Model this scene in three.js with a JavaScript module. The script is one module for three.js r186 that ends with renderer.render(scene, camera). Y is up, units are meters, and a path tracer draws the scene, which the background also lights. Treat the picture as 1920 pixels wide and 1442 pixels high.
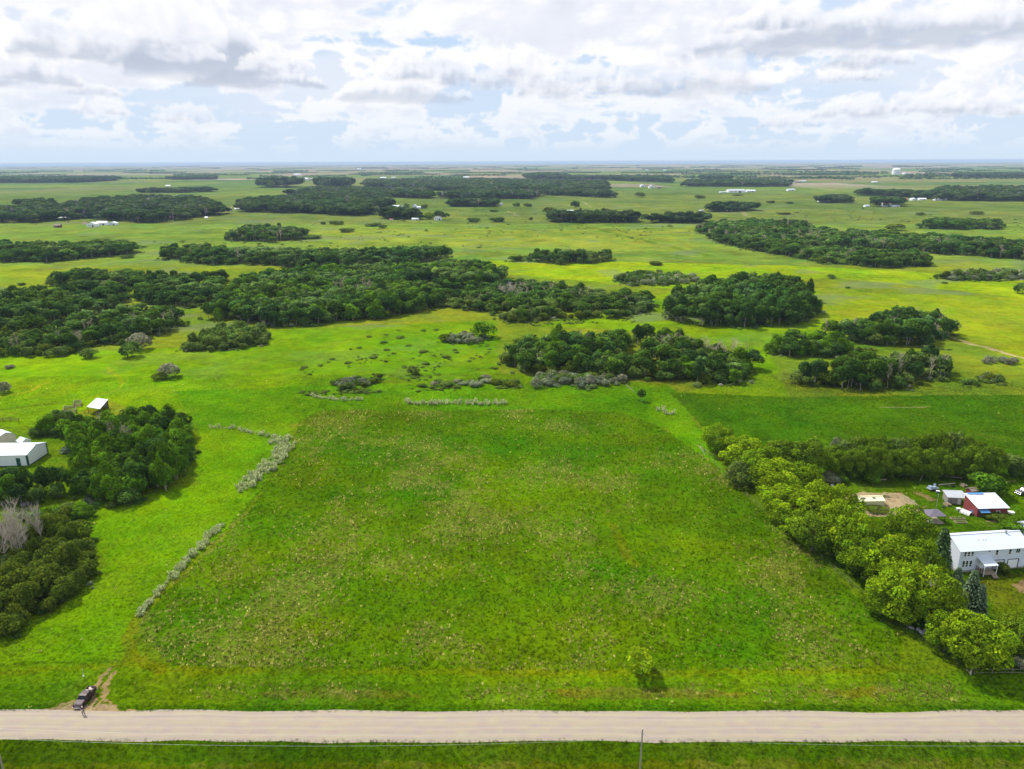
import * as THREE from 'three';
import { mergeGeometries } from 'three/addons/utils/BufferGeometryUtils.js';
import { RoundedBoxGeometry } from 'three/addons/geometries/RoundedBoxGeometry.js';
import { MarchingCubes } from 'three/addons/objects/MarchingCubes.js';

// ---------------------------------------------------------------- camera, sun, exposure
const scene = new THREE.Scene();
const ALT = 95, FOCAL = 1357, PITCH = 17.12 * Math.PI / 180, ROLL = -0.24 * Math.PI / 180;
const camera = new THREE.PerspectiveCamera(2 * Math.atan(721 / FOCAL) * 180 / Math.PI, 1024 / 769, 1, 90000);
camera.position.set(0, ALT, 0);
camera.rotation.order = 'YXZ';
camera.rotation.set(-PITCH, 0, ROLL);
camera.updateMatrixWorld(true);

const renderer = new THREE.WebGLRenderer({ antialias: true });
renderer.toneMapping = THREE.LinearToneMapping;
const EXPOSURE = 1.4;
renderer.toneMappingExposure = EXPOSURE;
renderer.shadowMap.enabled = true;
renderer.shadowMap.type = THREE.PCFSoftShadowMap;

const SUN = new THREE.Vector3(-0.46, 0.80, -0.40).normalize();
const sun = new THREE.DirectionalLight(new THREE.Color(1, 0.955, 0.87), 4.8);
sun.name = 'sun';
sun.position.copy(SUN).multiplyScalar(900).add(new THREE.Vector3(0, 0, -300));
sun.target.position.set(0, 0, -300);
sun.castShadow = true;
sun.shadow.radius = 5;
sun.shadow.mapSize.set(4096, 4096);
Object.assign(sun.shadow.camera, { left: -500, right: 500, top: 500, bottom: -500, near: 10, far: 2500 });
scene.add(sun, sun.target);
// summer air over the plain: far fields fade to pale blue
scene.fog = new THREE.FogExp2(new THREE.Color(0.55, 0.73, 1.0), 0.000046);

// ---------------------------------------------------------------- small maths
function mulberry(a) { return () => { a = (a + 0x6d2b79f5) | 0; let t = Math.imul(a ^ (a >>> 15), 1 | a); t = (t + Math.imul(t ^ (t >>> 7), 61 | t)) ^ t; return ((t ^ (t >>> 14)) >>> 0) / 4294967296; }; }
const NT = new Float32Array(65536); { const r = mulberry(77); for (let i = 0; i < 65536; i++) NT[i] = r(); }
function vn(x, y) {                                   // value noise 0..1
  const ix = Math.floor(x), iy = Math.floor(y); let fx = x - ix, fy = y - iy;
  fx = fx * fx * (3 - 2 * fx); fy = fy * fy * (3 - 2 * fy);
  const a = (iy & 255) << 8, b = ((iy + 1) & 255) << 8, i = ix & 255, j = (ix + 1) & 255;
  const p = NT[a + i], q = NT[a + j], r = NT[b + i], s = NT[b + j];
  return p + (q - p) * fx + (r - p + (p - q - r + s) * fx) * fy;
}
function fbm(x, y, o = 4) { let s = 0, a = 0.5, n = 0; for (let i = 0; i < o; i++) { s += a * vn(x, y); n += a; x = x * 2.03 + 17.3; y = y * 2.03 + 9.1; a *= 0.5; } return s / n; }
const clamp = (x, a = 0, b = 1) => Math.min(b, Math.max(a, x)), lerp = (a, b, t) => a + (b - a) * t;
const sstep = (a, b, x) => { const t = clamp((x - a) / (b - a)); return t * t * (3 - 2 * t); };
const s2l = (c) => (c <= 0.04045 ? c / 12.92 : ((c + 0.055) / 1.055) ** 2.4), l2s = (c) => (c <= 0.0031308 ? c * 12.92 : 1.055 * c ** (1 / 2.4) - 0.055);
const S2L = new Float32Array(256).map((_, i) => s2l(i / 255)), L2S = new Uint8Array(4097).map((_, i) => Math.round(l2s(i / 4096) * 255));

// a point of the photograph (1920 x 1442) as a ray, and where that ray meets the level y
const QUAT = camera.quaternion.clone(), QINV = QUAT.clone().invert();
function ray(px, py) { return new THREE.Vector3(px - 960, 721 - py, -FOCAL).normalize().applyQuaternion(QUAT); }
function G(px, py, y = 0) { const d = ray(px, py), t = (y - ALT) / d.y; return new THREE.Vector3(d.x * t, y, d.z * t); }
function toPx(v) { const p = v.clone().sub(camera.position).applyQuaternion(QINV); return [960 - p.x / p.z * FOCAL, 721 + p.y / p.z * FOCAL, -p.z]; }
function heightTo(base, pyTop) { let a = 0, b = 80; for (let i = 0; i < 40; i++) { const m = (a + b) / 2; if (toPx(new THREE.Vector3(base.x, base.y + m, base.z))[1] > pyTop) a = m; else b = m; } return a; }
const metresPerPx = (v) => toPx(v)[2] / FOCAL;

// ---------------------------------------------------------------- sky: air and clouds, computed for every direction
{
  const W = 4096, H = 2048, d = new Float32Array(W * H * 4), K = 1 / EXPOSURE;
  const rgb = (r, g, b) => [s2l(r / 255) * K, s2l(g / 255) * K, s2l(b / 255) * K];
  const horizon = rgb(212, 230, 249), mid = rgb(182, 215, 250), high = rgb(128, 178, 238);
  const lit = [1.02 * K, 1.02 * K, 1.03 * K], soft = rgb(241, 244, 253), grey = rgb(192, 202, 220);
  const shade = rgb(229, 233, 245), bands = [[1.9, [-9, -8], [2, 4.5], 11], [4.0, [1.5, 4], [6.5, 11], 37], [8.0, [6.5, 11], [22, 34], 71], [26, [20, 32], [95, 99], 93]];
  const puffs = (x, y) => { let t = 0, a = 0.5, n = 0; for (let o = 0; o < 7; o++) { t += a * (1 - Math.abs(2 * vn(x, y) - 1)); n += a; x = x * 2.07 + 5.2; y = y * 2.07 + 1.7; a *= 0.6; } return t / n; };
  const row = (el) => (el / 180 + 0.5) * H;
  // texture column 0 looks to -x; the camera looks along -z
  const colOf = (az) => { const a = (az - 90) * Math.PI / 180; return (a / (2 * Math.PI) + 0.5) * W; };
  for (let j = 0; j < H; j++) {
    const el = ((j + 0.5) / H - 0.5) * 180, up = Math.sin(Math.max(0, el) * Math.PI / 180);
    for (let i = 0; i < W; i++) {
      const o = (j * W + i) * 4; d[o + 3] = 1;
      if (el < -1) { d[o] = horizon[0] * 0.6; d[o + 1] = horizon[1] * 0.6; d[o + 2] = horizon[2] * 0.6; continue; }
      const az = ((i + 0.5) / W - 0.5) * 2 * Math.PI, t1 = sstep(0, 0.16, up), t2 = sstep(0.12, 0.75, up);
      // puffs of three sizes, the smaller ones lower in the sky; what has cloud above it, towards the sun, is greyer
      const azd = az * 57.2958 + 90, n3 = fbm(azd / 26 + 107, el / 9 + 61, 3), field = (x, y) => {
        let f = 0, w = 0; for (const [size, lo, hi, sh] of bands) { const k = sstep(lo[0], lo[1], el) * (1 - sstep(hi[0], hi[1], el)); if (k <= 0) continue; const u = x / size + sh, v = y / (size * 0.46) + sh * 1.7, q = fbm(u * 0.55 + 3, v * 0.5 + sh, 2); f += k * (0.5 * puffs(u + q * 1.2, v + q) + 0.5 * fbm(u * 0.8 + 9, v * 0.8 + 4, 3)); w += k; } return f / w; };
      const e2 = Math.max(0.3, 0.3 + el * 0.1), f0 = field(azd, el), f1 = field(azd - e2 * 0.7, el + e2), gap = 0.548 - (n3 - 0.5) * 0.34;
      const cover = sstep(gap - 0.02, gap + 0.045, f0) * sstep(0.3, 2.4, el) * lerp(0.6, 0.97, sstep(2, 6.5, el)), veil = (0.26 + 0.5 * sstep(0.35, 0.7, fbm(azd / 14 + 40, el / 3 + 9, 4))) * sstep(0.3, 5, el);
      const thick = clamp(1.08 - 1.9 * sstep(gap - 0.02, gap + 0.2, f1) * sstep(gap, gap + 0.12, f0) * 0.36 + (f0 - f1) * 1.6);
      for (let c = 0; c < 3; c++) {
        let v = lerp(lerp(horizon[c], mid[c], t1), high[c], t2);
        v = lerp(v, soft[c], veil);
        v = lerp(v, thick > 0.5 ? lerp(soft[c], lit[c], (thick - 0.5) * 2) : lerp(shade[c], soft[c], thick * 2), cover);
        d[o + c] = v;
      }
    }
  }
  // heaped clouds: flat grey bases, bright billowing tops; smaller and lower towards the horizon
  const r = mulberry(2024), heaps = [];
  for (let n = 0; n < 40; n++) {
    const el = 1.1 + 30 * Math.pow(r(), 2.3), w = (0.65 + 0.17 * el) * (0.55 + 1.3 * r() * r());
    heaps.push({ az: r() * 360 - 180, el, w, h: w * (0.42 + 0.3 * r()), a: 0.4 + 0.5 * r(), g: 0.15 + 0.5 * r(), s: n * 13.7 });
  }
  const place = (px, py) => { const v = ray(px, py); return [Math.atan2(v.x, -v.z) * 180 / Math.PI, Math.asin(v.y) * 180 / Math.PI]; };
  const big = (px, py, wpx, hpx, a, g, s) => { const [az, el] = place(px, py), t = place(px, py - hpx)[1]; heaps.push({ az, el, w: wpx / FOCAL * 57.3, h: (t - el), a, g, s }); };
  big(230, 110, 150, 90, 0.85, 0.5, 401); big(285, 70, 110, 130, 0.95, -0.2, 433); big(375, 130, 105, 150, 1, 1.5, 411);
  big(480, 160, 110, 40, 0.85, 0.95, 441); big(520, 132, 62, 45, 0.9, 0.1, 450); big(40, 155, 80, 60, 0.85, 0.7, 460);
  big(190, 213, 42, 30, 0.8, 0.1, 470); big(345, 228, 50, 42, 0.8, 0.15, 480); big(800, 150, 85, 60, 0.95, 0.35, 490); big(760, 190, 120, 44, 0.7, 0.95, 500);
  big(960, 160, 75, 72, 0.9, 0.2, 510); big(1100, 175, 130, 60, 0.85, 0.3, 520); big(1290, 170, 130, 95, 0.75, 0.45, 530); big(1440, 55, 70, 60, 0.9, 0.3, 540); big(1620, 85, 260, 85, 0.8, 0.95, 550);
  big(1590, 150, 45, 26, 0.8, 0.2, 560); big(1640, 145, 32, 18, 0.8, 0.2, 561); big(1720, 212, 75, 42, 0.9, 0.35, 570); big(1830, 212, 60, 38, 0.9, 0.35, 580); big(1610, 215, 70, 34, 0.8, 0.4, 590); big(1480, 236, 50, 22, 0.75, 0.3, 600);
  heaps.sort((a, b) => a.el - b.el);
  for (const q of heaps) {
    const j0 = Math.max(H / 2, Math.floor(row(q.el - q.h * 0.35))), j1 = Math.min(H - 1, Math.ceil(row(q.el + q.h * 1.35))), ww = q.w / Math.cos(q.el * Math.PI / 180) * 1.25, i0 = Math.floor(colOf(q.az - ww)), i1 = Math.ceil(colOf(q.az + ww));
    for (let j = j0; j <= j1; j++) for (let i = i0; i <= i1; i++) {
      const el = ((j + 0.5) / H - 0.5) * 180, az = (((i + 0.5) / W - 0.5) * 360) + 90, u = (az - q.az) * Math.cos(q.el * Math.PI / 180) / q.w, v = (el - q.el) / q.h;
      const fx = u * q.w / q.h * 1.5 + q.s, fy = v * 1.5 + q.s * 0.37;
      const puff = (x, y) => { let s = 0, a = 0.55; for (let o = 0; o < 5; o++) { s += a * (1 - Math.abs(2 * vn(x, y) - 1)); x = x * 2.1 + 5.2; y = y * 2.1 + 1.7; a *= 0.52; } return s; };
      const b = puff(fx, fy), dome = Math.sqrt(Math.max(0, 1 - u * u)) * (0.55 + 0.75 * fbm(fx * 0.7 + 9, q.s, 3)) - (Math.abs(u) > 1 ? (Math.abs(u) - 1) * 2 : 0);
      const body = dome + (b - 0.62) * 0.75 - Math.max(0, v), under = v + 0.12 + (fbm(fx * 0.8, fy * 3 + 50, 3) - 0.5) * 0.5;
      const al = sstep(0, 0.22, body) * sstep(-0.06, 0.2, under) * q.a;
      if (al <= 0.002) continue;
      const rise = clamp(v / Math.max(0.25, dome)), e = puff(fx - 0.22, fy + 0.3);
      const light = clamp(0.42 + rise * 0.62 + (b - e) * 0.85 - q.g * (1 - rise) * 0.75 - sstep(0.2, 0.9, body) * 0.22 * q.g);
      const o = (j * W + ((i % W) + W) % W) * 4;
      const hz = sstep(0, 9, el) * 0.5 + 0.5;
      for (let c = 0; c < 3; c++) { const col = light > 0.5 ? lerp(soft[c], lit[c], (light - 0.5) * 2) : lerp(grey[c], soft[c], light * 2); d[o + c] = lerp(d[o + c], col, al * hz); }
    }
  }
  const t = new THREE.DataTexture(d, W, H, THREE.RGBAFormat, THREE.FloatType);
  t.mapping = THREE.EquirectangularReflectionMapping; t.magFilter = t.minFilter = THREE.LinearFilter; t.wrapS = THREE.RepeatWrapping; t.needsUpdate = true;
  scene.background = t; scene.environment = t;
}

// ---------------------------------------------------------------- names and records
const taken = new Map();
function numbered(name) { const n = taken.get(name) ?? 0; taken.set(name, n + 1); return n ? name + '_' + String(n).padStart(3, '0') : name; }
function tag(o, label, category, group, kind) {
  if (label) o.userData.label = label; if (category) o.userData.category = category; if (group) o.userData.group = group; if (kind) o.userData.kind = kind; return o;
}
function mesh(name, geo, mat, parent) { const m = new THREE.Mesh(geo, mat); m.name = name; m.castShadow = m.receiveShadow = true; if (parent) parent.add(m); return m; }
function thing(name, label, category, pos, turn = 0, group) {
  const o = new THREE.Group(); o.name = numbered(name); if (pos) o.position.copy(pos); o.rotation.y = turn; tag(o, label, category, group); scene.add(o); return o;
}
const flat = (hex, rough = 0.85, extra = {}) => new THREE.MeshStandardMaterial({ color: hex, roughness: rough, ...extra });

// ---------------------------------------------------------------- ground: height
const roadA = [G(0, 1334), G(1920, 1334)], roadB = [G(0, 1388), G(1920, 1390)];
const lineZ = ([p, q], x) => p.z + (q.z - p.z) * (x - p.x) / (q.x - p.x);
const ROADLIFT = 0.22;
function groundY(x, z) {
  const far = lineZ(roadA, x), near = lineZ(roadB, x), out = z < far ? far - z : z > near ? z - near : 0;   // metres from the road's edge
  let y = 0;
  if (z < far) y -= 0.75 * sstep(0.3, 4.5, out) * (1 - sstep(6.0, 11.5, out)); else if (z > near) y -= 0.9 * sstep(0.3, 5, out) * (1 - sstep(7, 13, out));
  // the field approach, filled level with the road, where the pickup stands
  const ap = G(178, 1310), k = Math.exp(-(((x - ap.x) / 7) ** 4)); if (z < far) y *= 1 - k;
  const d = Math.hypot(x, z), fade = (1 - sstep(900, 1500, d)) * sstep(0.5, 5, out);
  if (fade > 0) y += fade * ((fbm(x / 60 + 5, z / 60 + 3, 3) - 0.5) * 0.9 + (fbm(x / 7 + 31, z / 7 + 12, 3) - 0.5) * 0.34);
  return y;
}
const GY = (px, py) => { const p = G(px, py); p.y = groundY(p.x, p.z); return p; };

// ---------------------------------------------------------------- ground: what grows where and painted sunlit patches, traced as ground outlines
const P = (...a) => { const o = []; for (let i = 0; i < a.length; i += 2) o.push(G(a[i], a[i + 1])); return o; };
const FIELD = P(325, 1250, 262, 1195, 262, 1150, 330, 1075, 430, 985, 480, 925, 525, 880, 545, 835, 560, 790, 600, 768, 800, 770, 1000, 766, 1160, 772, 1240, 800, 1330, 862, 1420, 955, 1530, 1050, 1620, 1130, 1700, 1205, 1690, 1240, 1600, 1254, 1000, 1256);
const areas = [   // [colour, straw share, outline]
  ['#7a9c4c', 0.1, P(-500, 420, -500, 520, 2500, 560, 2500, 420)],
  ['#7fa032', 0.1, P(-500, 500, -500, 800, 2500, 800, 2500, 500)],
  ['#86a148', 0.25, P(560, 430, 560, 455, 1300, 470, 1300, 430)],
  ['#93bd18', 0.12, P(880, 488, 960, 515, 1240, 540, 1330, 545, 1560, 520, 1920, 560, 2200, 560, 2200, 520, 1750, 512, 1480, 498, 1200, 492)],  // sunny gap between cloud shadows, its brightness put into the grass colour
  ['#86a822', 0.4, P(1500, 545, 1920, 560, 2300, 570, 2300, 720, 1920, 690, 1780, 620, 1540, 600)],
  ['#7eae10', 0.12, P(1210, 560, 1260, 545, 1280, 600, 1540, 600, 1560, 640, 1440, 650, 1480, 745, 1250, 745, 1420, 700, 1380, 650, 1150, 615, 1000, 612)],
  ['#6fa410', 0.2, P(500, 620, 930, 600, 940, 700, 1250, 720, 1280, 745, 560, 760, 330, 690)],
  ['#79b10a', 0.2, P(-400, 660, 120, 660, 340, 650, 560, 690, 600, 770, 350, 800, 200, 750, 90, 800, -400, 800)],  // fresh meadow grass, with sun through a cloud gap painted into its colour
  ['#66a806', 0.12, P(330, 735, 700, 720, 1260, 725, 1290, 760, 1240, 800, 1160, 775, 600, 772, 540, 800, 360, 800)],
  ['#6fb004', 0.08, P(1225, 735, 1285, 735, 1290, 770, 1330, 830, 1370, 900, 1330, 880, 1250, 800, 1215, 775)],
  ['#548a07', 0.14, P(1255, 735, 1480, 745, 1700, 742, 2300, 738, 2300, 960, 1560, 905, 1340, 825, 1290, 770)],
  ['#5a8a0c', 0.25, P(1500, 880, 1620, 880, 1900, 890, 2300, 900, 2300, 1300, 1830, 1262, 1700, 1180, 1590, 1080, 1440, 950)],
  ['#70ab04', 0.1, P(-300, 1330, -300, 1180, 90, 1160, 200, 1060, 160, 990, 90, 950, 370, 910, 372, 800, 545, 790, 545, 835, 480, 925, 430, 985, 330, 1075, 255, 1160, 240, 1330)],
  ['#6a8c14', 0.15, P(1840, 1090, 1870, 1078, 2000, 1078, 2000, 1180, 1870, 1175)],
  ['#5f940c', 0.22, P(-600, 1258, 250, 1235, 330, 1252, 1690, 1254, 1820, 1262, 2600, 1262, 2600, 1336, -600, 1336)],
  ['#4e7a06', 0.1, P(-900, 1385, 2800, 1385, 2800, 1480, -900, 1480)],
  ['#5f7c0c', 0.4, P(-900, 1424, 700, 1426, 1400, 1420, 2800, 1415, 2800, 1700, -900, 1700)],
  ['#6ca20a', 0.12, P(-600, 1258, 250, 1240, 330, 1254, 1690, 1256, 1820, 1264, 2600, 1264, 2600, 1277, 1800, 1276, 1000, 1275, 300, 1276, -600, 1272)],
  ['#6e8c24', 0.8, P(470, 1292, 600, 1286, 760, 1290, 800, 1300, 700, 1306, 520, 1304)], ['#728c2a', 0.8, P(1020, 1288, 1150, 1282, 1330, 1286, 1420, 1296, 1300, 1304, 1080, 1304)], ['#6e8c24', 0.7, P(1480, 1290, 1640, 1284, 1700, 1292, 1600, 1302)],
  ['#4c8206', 0.05, P(-900, 1319, 400, 1321, 1000, 1319, 2800, 1321, 2800, 1337, -900, 1337)],
  ['#5a8e04', 0.5, FIELD],
  ['#d2bd94', 0.2, P(1572, 932, 1610, 924, 1692, 925, 1714, 941, 1734, 960, 1690, 970, 1625, 970, 1590, 955)],
  ['#a8975f', 0.5, P(1712, 922, 1722, 921, 1756, 938, 1745, 941)],
  ['#b9a272', 0.4, P(1880, 902, 1905, 900, 1905, 903, 1880, 904)],
  ['#b08f6c', 0.3, P(1848, 976, 1888, 975, 1890, 979, 1850, 980)],
  ['#b59a72', 0.3, P(1898, 1096, 1925, 1088, 1960, 1120, 1925, 1118)],
  ['#b79a84', 0.2, P(1168, 403, 1196, 401, 1185, 407, 1150, 407)],
];
const strokes = [   // [colour, width in metres, line]
  ['#749c0a', 1.6, P(-50, 1262, 240, 1246, 330, 1257, 640, 1258, 1000, 1260, 1400, 1259, 1690, 1256, 1760, 1262)],
  ['#7a980e', 2.4, P(300, 1258, 248, 1228, 240, 1190, 258, 1158, 300, 1112)],
  ['#74991a', 1.2, P(236, 1245, 240, 1190, 268, 1148, 345, 1072, 440, 985, 490, 925)],
  ['#9bb42a', 1.4, P(0, 745, 55, 735, 90, 715)], ['#9bb42a', 1.2, P(175, 745, 225, 730, 228, 715, 200, 690)],
  ['#c2ad7c', 0.8, P(218, 1258, 205, 1278, 192, 1305, 178, 1334)], ['#c2ad7c', 0.9, P(205, 1256, 190, 1275, 178, 1300, 165, 1330)], ['#c2ad7c', 0.7, P(196, 1312, 208, 1324, 225, 1336)], ['#c2ad7c', 1.2, P(135, 1316, 100, 1328, 70, 1337)], ['#c2ad7c', 1.6, P(90, 1334, 250, 1336)], ['#c8b488', 2.8, P(130, 1332, 200, 1333)],
  ['#6c8f0c', 2.6, P(1145, 985, 1162, 1012, 1180, 1050, 1192, 1062)],
  ['#cfc48c', 3.6, P(1780, 632, 1850, 652, 1925, 672, 2100, 715)], ['#b0b080', 0.9, P(1650, 763, 1700, 764, 1740, 763)], ['#a0a470', 0.6, P(1350, 858, 1310, 835)],
  ['#b5b08a', 4, P(1090, 378, 1110, 388)], ['#b9ad86', 5, P(390, 408, 410, 398, 430, 396)], ['#b3a987', 5, P(1388, 394, 1404, 406)], ['#a9a882', 6, P(955, 396, 972, 405)],
  ['#6c8c24', 9, P(1060, 415, 1160, 440, 1330, 480)],
  ['#9a9560', 0.5, P(1600, 958, 1690, 962, 1740, 950)], ['#6e9010', 3, P(90, 790, 130, 765, 150, 760)], ['#6c9414', 2.4, P(0, 770, 60, 762, 110, 756)],
];
const zones = [   // nested rectangles of ground, each with its own computed map
  { x0: -224, x1: 0, z0: -312, z1: -72, n: 2048, m: 2048, warp: 0.7, fine: 0 },
  { x0: 0, x1: 224, z0: -312, z1: -72, n: 2048, m: 2048, warp: 0.7, fine: 0 },
  { x0: -448, x1: 448, z0: -712, z1: 56, n: 2048, m: 2048, warp: 2, fine: 1 },
  { x0: -1568, x1: 1568, z0: -2312, z1: 392, n: 2048, m: 2048, warp: 6, fine: 2 },
  { x0: -4704, x1: 4704, z0: -6312, z1: 1176, n: 2048, m: 2048, warp: 12, fine: 3 },
  { x0: -33600, x1: 33600, z0: -44000, z1: 8232, n: 2048, m: 2048, warp: 30, fine: 4 },
];
const ALB = 0.45;     // display colour -> base colour under this sky, sun and exposure
const crops = [[118, 140, 72], [98, 130, 72], [128, 148, 78], [106, 136, 84], [146, 146, 100], [180, 160, 140], [92, 122, 66], [154, 152, 96], [112, 138, 76], [190, 174, 156], [102, 130, 90], [134, 144, 86]];
function parcel(x, z) {                               // quarter sections far off
  const a = 0.06, u = (x * Math.cos(a) - z * Math.sin(a)) / 805, v = (x * Math.sin(a) + z * Math.cos(a)) / 805, iu = Math.floor(u), iv = Math.floor(v);
  const half = NT[((iu * 7 + iv * 131) & 65535)] > 0.5 ? Math.floor((v - iv) * 2) : Math.floor((u - iu) * 2);
  let pick = NT[(iu * 37 + iv * 1009 + half * 401) & 65535];
  const fallow = sstep(4000, 12000, -z); pick = pick * (crops.length - 0.01);
  let c = crops[Math.floor(pick)];
  if (fallow > 0 && NT[(iu * 91 + iv * 577 + 13) & 65535] < fallow * 0.5) c = [172 + 22 * NT[(iu + iv * 29) & 65535], 156 + 16 * NT[(iu + iv * 29) & 65535], 140];
  const eu = Math.min(u - iu, 1 - u + iu), ev = Math.min(v - iv, 1 - v + iv);
  return [c, Math.min(eu, ev)];
}
const bumpNear = (() => {                             // grass relief, one tile
  const n = 1024, d = new Uint8Array(n * n * 4);
  const tile = (x, y, f, o) => { const u = x * f, v = y * f, k = (a, b) => NT[(((b % f) + f) % f * 251 + ((a % f) + f) % f * 17 + o * 977) & 65535]; const i = Math.floor(u), j = Math.floor(v); let p = u - i, q = v - j; p = p * p * (3 - 2 * p); q = q * q * (3 - 2 * q); return lerp(lerp(k(i, j), k(i + 1, j), p), lerp(k(i, j + 1), k(i + 1, j + 1), p), q); };
  for (let j = 0; j < n; j++) for (let i = 0; i < n; i++) {
    const x = i / n, y = j / n, v = 0.34 * tile(x, y, 14, 1) + 0.28 * tile(x, y, 37, 2) + 0.22 * tile(x, y, 90, 3) + 0.16 * tile(x, y, 210, 4), o = (j * n + i) * 4;
    d[o] = d[o + 1] = d[o + 2] = Math.round(clamp(v) * 255); d[o + 3] = 255;
  }
  const t = new THREE.DataTexture(d, n, n); t.wrapS = t.wrapT = THREE.RepeatWrapping; t.magFilter = THREE.LinearFilter; t.needsUpdate = true; return t;
})();
for (const zn of zones) {
  const CW = 1024, CH = 1024, cv = document.createElement('canvas'); cv.width = CW; cv.height = CH;
  const cx = cv.getContext('2d'), dr = document.createElement('canvas'); dr.width = CW; dr.height = CH; const dx = dr.getContext('2d');
  const sx = CW / (zn.x1 - zn.x0), sz = CH / (zn.z1 - zn.z0);
  cx.clearRect(0, 0, CW, CH); dx.fillStyle = '#202020'; dx.fillRect(0, 0, CW, CH);
  if (zn.fine < 3) { cx.fillStyle = zn.fine < 2 ? '#6f9c18' : '#7c9c3c'; if (zn.fine < 2) cx.fillRect(0, 0, CW, CH); }
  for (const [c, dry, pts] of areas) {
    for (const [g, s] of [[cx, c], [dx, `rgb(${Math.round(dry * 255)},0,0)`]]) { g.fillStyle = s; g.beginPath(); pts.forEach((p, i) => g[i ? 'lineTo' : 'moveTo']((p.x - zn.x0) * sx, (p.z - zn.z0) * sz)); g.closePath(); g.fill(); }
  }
  for (const [c, w, pts] of strokes) {               // a stroke keeps its width in metres along x and z alike
    cx.save(); cx.scale(sx, sz); cx.translate(-zn.x0, -zn.z0); cx.strokeStyle = c; cx.lineWidth = Math.max(w, 1.2 / sx); cx.lineCap = cx.lineJoin = 'round'; cx.beginPath(); pts.forEach((p, i) => cx[i ? 'lineTo' : 'moveTo'](p.x, p.z)); cx.stroke(); cx.restore();
  }
  const src = cx.getImageData(0, 0, CW, CH).data, dry = dx.getImageData(0, 0, CW, CH).data;
  const { n, m } = zn, out = new Uint8Array(n * m * 4), wx = (zn.x1 - zn.x0) / n, wz = (zn.z1 - zn.z0) / m;
  for (let j = 0; j < m; j++) for (let i = 0; i < n; i++) {
    const x = zn.x0 + (i + 0.5) * wx, z = zn.z0 + (j + 0.5) * wz;
    const w1 = vn(x / (zn.warp * 3) + 3, z / (zn.warp * 3)) - 0.5 + (vn(x / zn.warp, z / zn.warp + 9) - 0.5) * 0.7, w2 = vn(x / (zn.warp * 3), z / (zn.warp * 3) + 40) - 0.5 + (vn(x / zn.warp + 21, z / zn.warp) - 0.5) * 0.7;
    const ci = clamp(Math.round((x + w1 * zn.warp * 1.6 - zn.x0) * sx - 0.5), 0, CW - 1), cj = clamp(Math.round((z + w2 * zn.warp * 1.6 - zn.z0) * sz - 0.5), 0, CH - 1), q = (cj * CW + ci) * 4;
    let r, g, b;
    const al = src[q + 3] / 255;
    if (al < 1) {                                     // open prairie and farmed quarters
      const [c, e] = parcel(x + w1 * 30, z + w2 * 30), wild = zn.fine < 3 ? 1 : 1 - sstep(2200, 3600, -z + 500 * fbm(x / 900, z / 900, 3) + Math.max(0, Math.abs(x) - 1500));
      const pn = fbm(x / 260 + 4, z / 260 + 8, 4), base = pn > 0.52 ? [116, 140, 80] : [104, 132, 74];
      r = lerp(c[0], base[0], wild); g = lerp(c[1], base[1], wild); b = lerp(c[2], base[2], wild);
      if (e < 0.012 && wild < 0.5) { r = 120; g = 128; b = 96; }
      r = lerp(r, src[q], al); g = lerp(g, src[q + 1], al); b = lerp(b, src[q + 2], al);
    } else { r = src[q]; g = src[q + 1]; b = src[q + 2]; }
    r = S2L[Math.round(r)]; g = S2L[Math.round(g)]; b = S2L[Math.round(b)];
    // clumps and patches of growth, coarse to fine
    const big = fbm(x / 34 + 7, z / 34 + 2, 3) - 0.5, med = fbm(x / 6.5 + 70, z / 6.5 + 12, 3) - 0.5, small = zn.fine < 2 ? vn(x / 1.1 + 5, z / 1.1) - 0.5 : vn(x / 20, z / 20) - 0.5, tiny = zn.fine < 1 ? vn(x / 0.34, z / 0.34 + 3) - 0.5 : vn(x / 3.1, z / 3.1) - 0.5;
    const vast = fbm(x / 150 + 40, z / 150 + 20, 3) - 0.5;
    let f = 1 + 0.55 * big + 0.5 * med + 0.3 * small + 0.22 * tiny + 0.35 * vast;
    f = Math.max(0.3, f);
    let yel = (fbm(x / 22 + 90, z / 22 + 41, 3) - 0.5) * 0.9 + (fbm(x / 3.4 + 9, z / 3.4 + 61, 2) - 0.5) * 0.4 + (vast) * 0.4;
    if (dry[q] > 110 && zn.fine === 0) yel += (fbm(x / 24 + 5, z / 11 + 2, 3) - 0.5) * 0.8;
    r *= f * (1 + yel * 0.75); g *= f * (1 + yel * 0.12); b *= f * (1 - yel * 0.2);
    { const veg = sstep(1.0, 0.85, r / g); r *= 1 + [0.45, 0.42, 0.3, 0.12, 0.1][zn.fine] * veg; g *= 1 + 0.16 * veg; b *= 1 - 0.4 * veg; }
    // bleached and silvery stands
    const dm = dry[q] / 255, tuft = fbm(x / 16 + 12, z / 16 + 88, 3) * 0.6 + fbm(x / 2.2 + 7, z / 2.2 + 3, 2) * 0.4;
    const st = dm * sstep(0.52, 0.72, tuft) * (0.35 + 0.65 * vn(x / 0.5 + 1, z / 0.5)) * 0.7;
    r = lerp(r, 0.52, st); g = lerp(g, 0.48, st); b = lerp(b, 0.10, st);
    if (zn.fine >= 1) { const sv = sstep(0.6, 0.74, fbm(x / 46 + 3, z / 30 + 77, 4)) * 0.5 * (al < 1 || z < -420 ? 1 : 0.25); r = lerp(r, 0.26, sv); g = lerp(g, 0.33, sv); b = lerp(b, 0.17, sv); }
    const o = (j * n + i) * 4, k = ALB * 4096; 
    out[o] = L2S[Math.min(4096, r * k) | 0]; out[o + 1] = L2S[Math.min(4096, g * k) | 0]; out[o + 2] = L2S[Math.min(4096, b * k) | 0]; out[o + 3] = 255;
  }
  zn.data = out;
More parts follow.
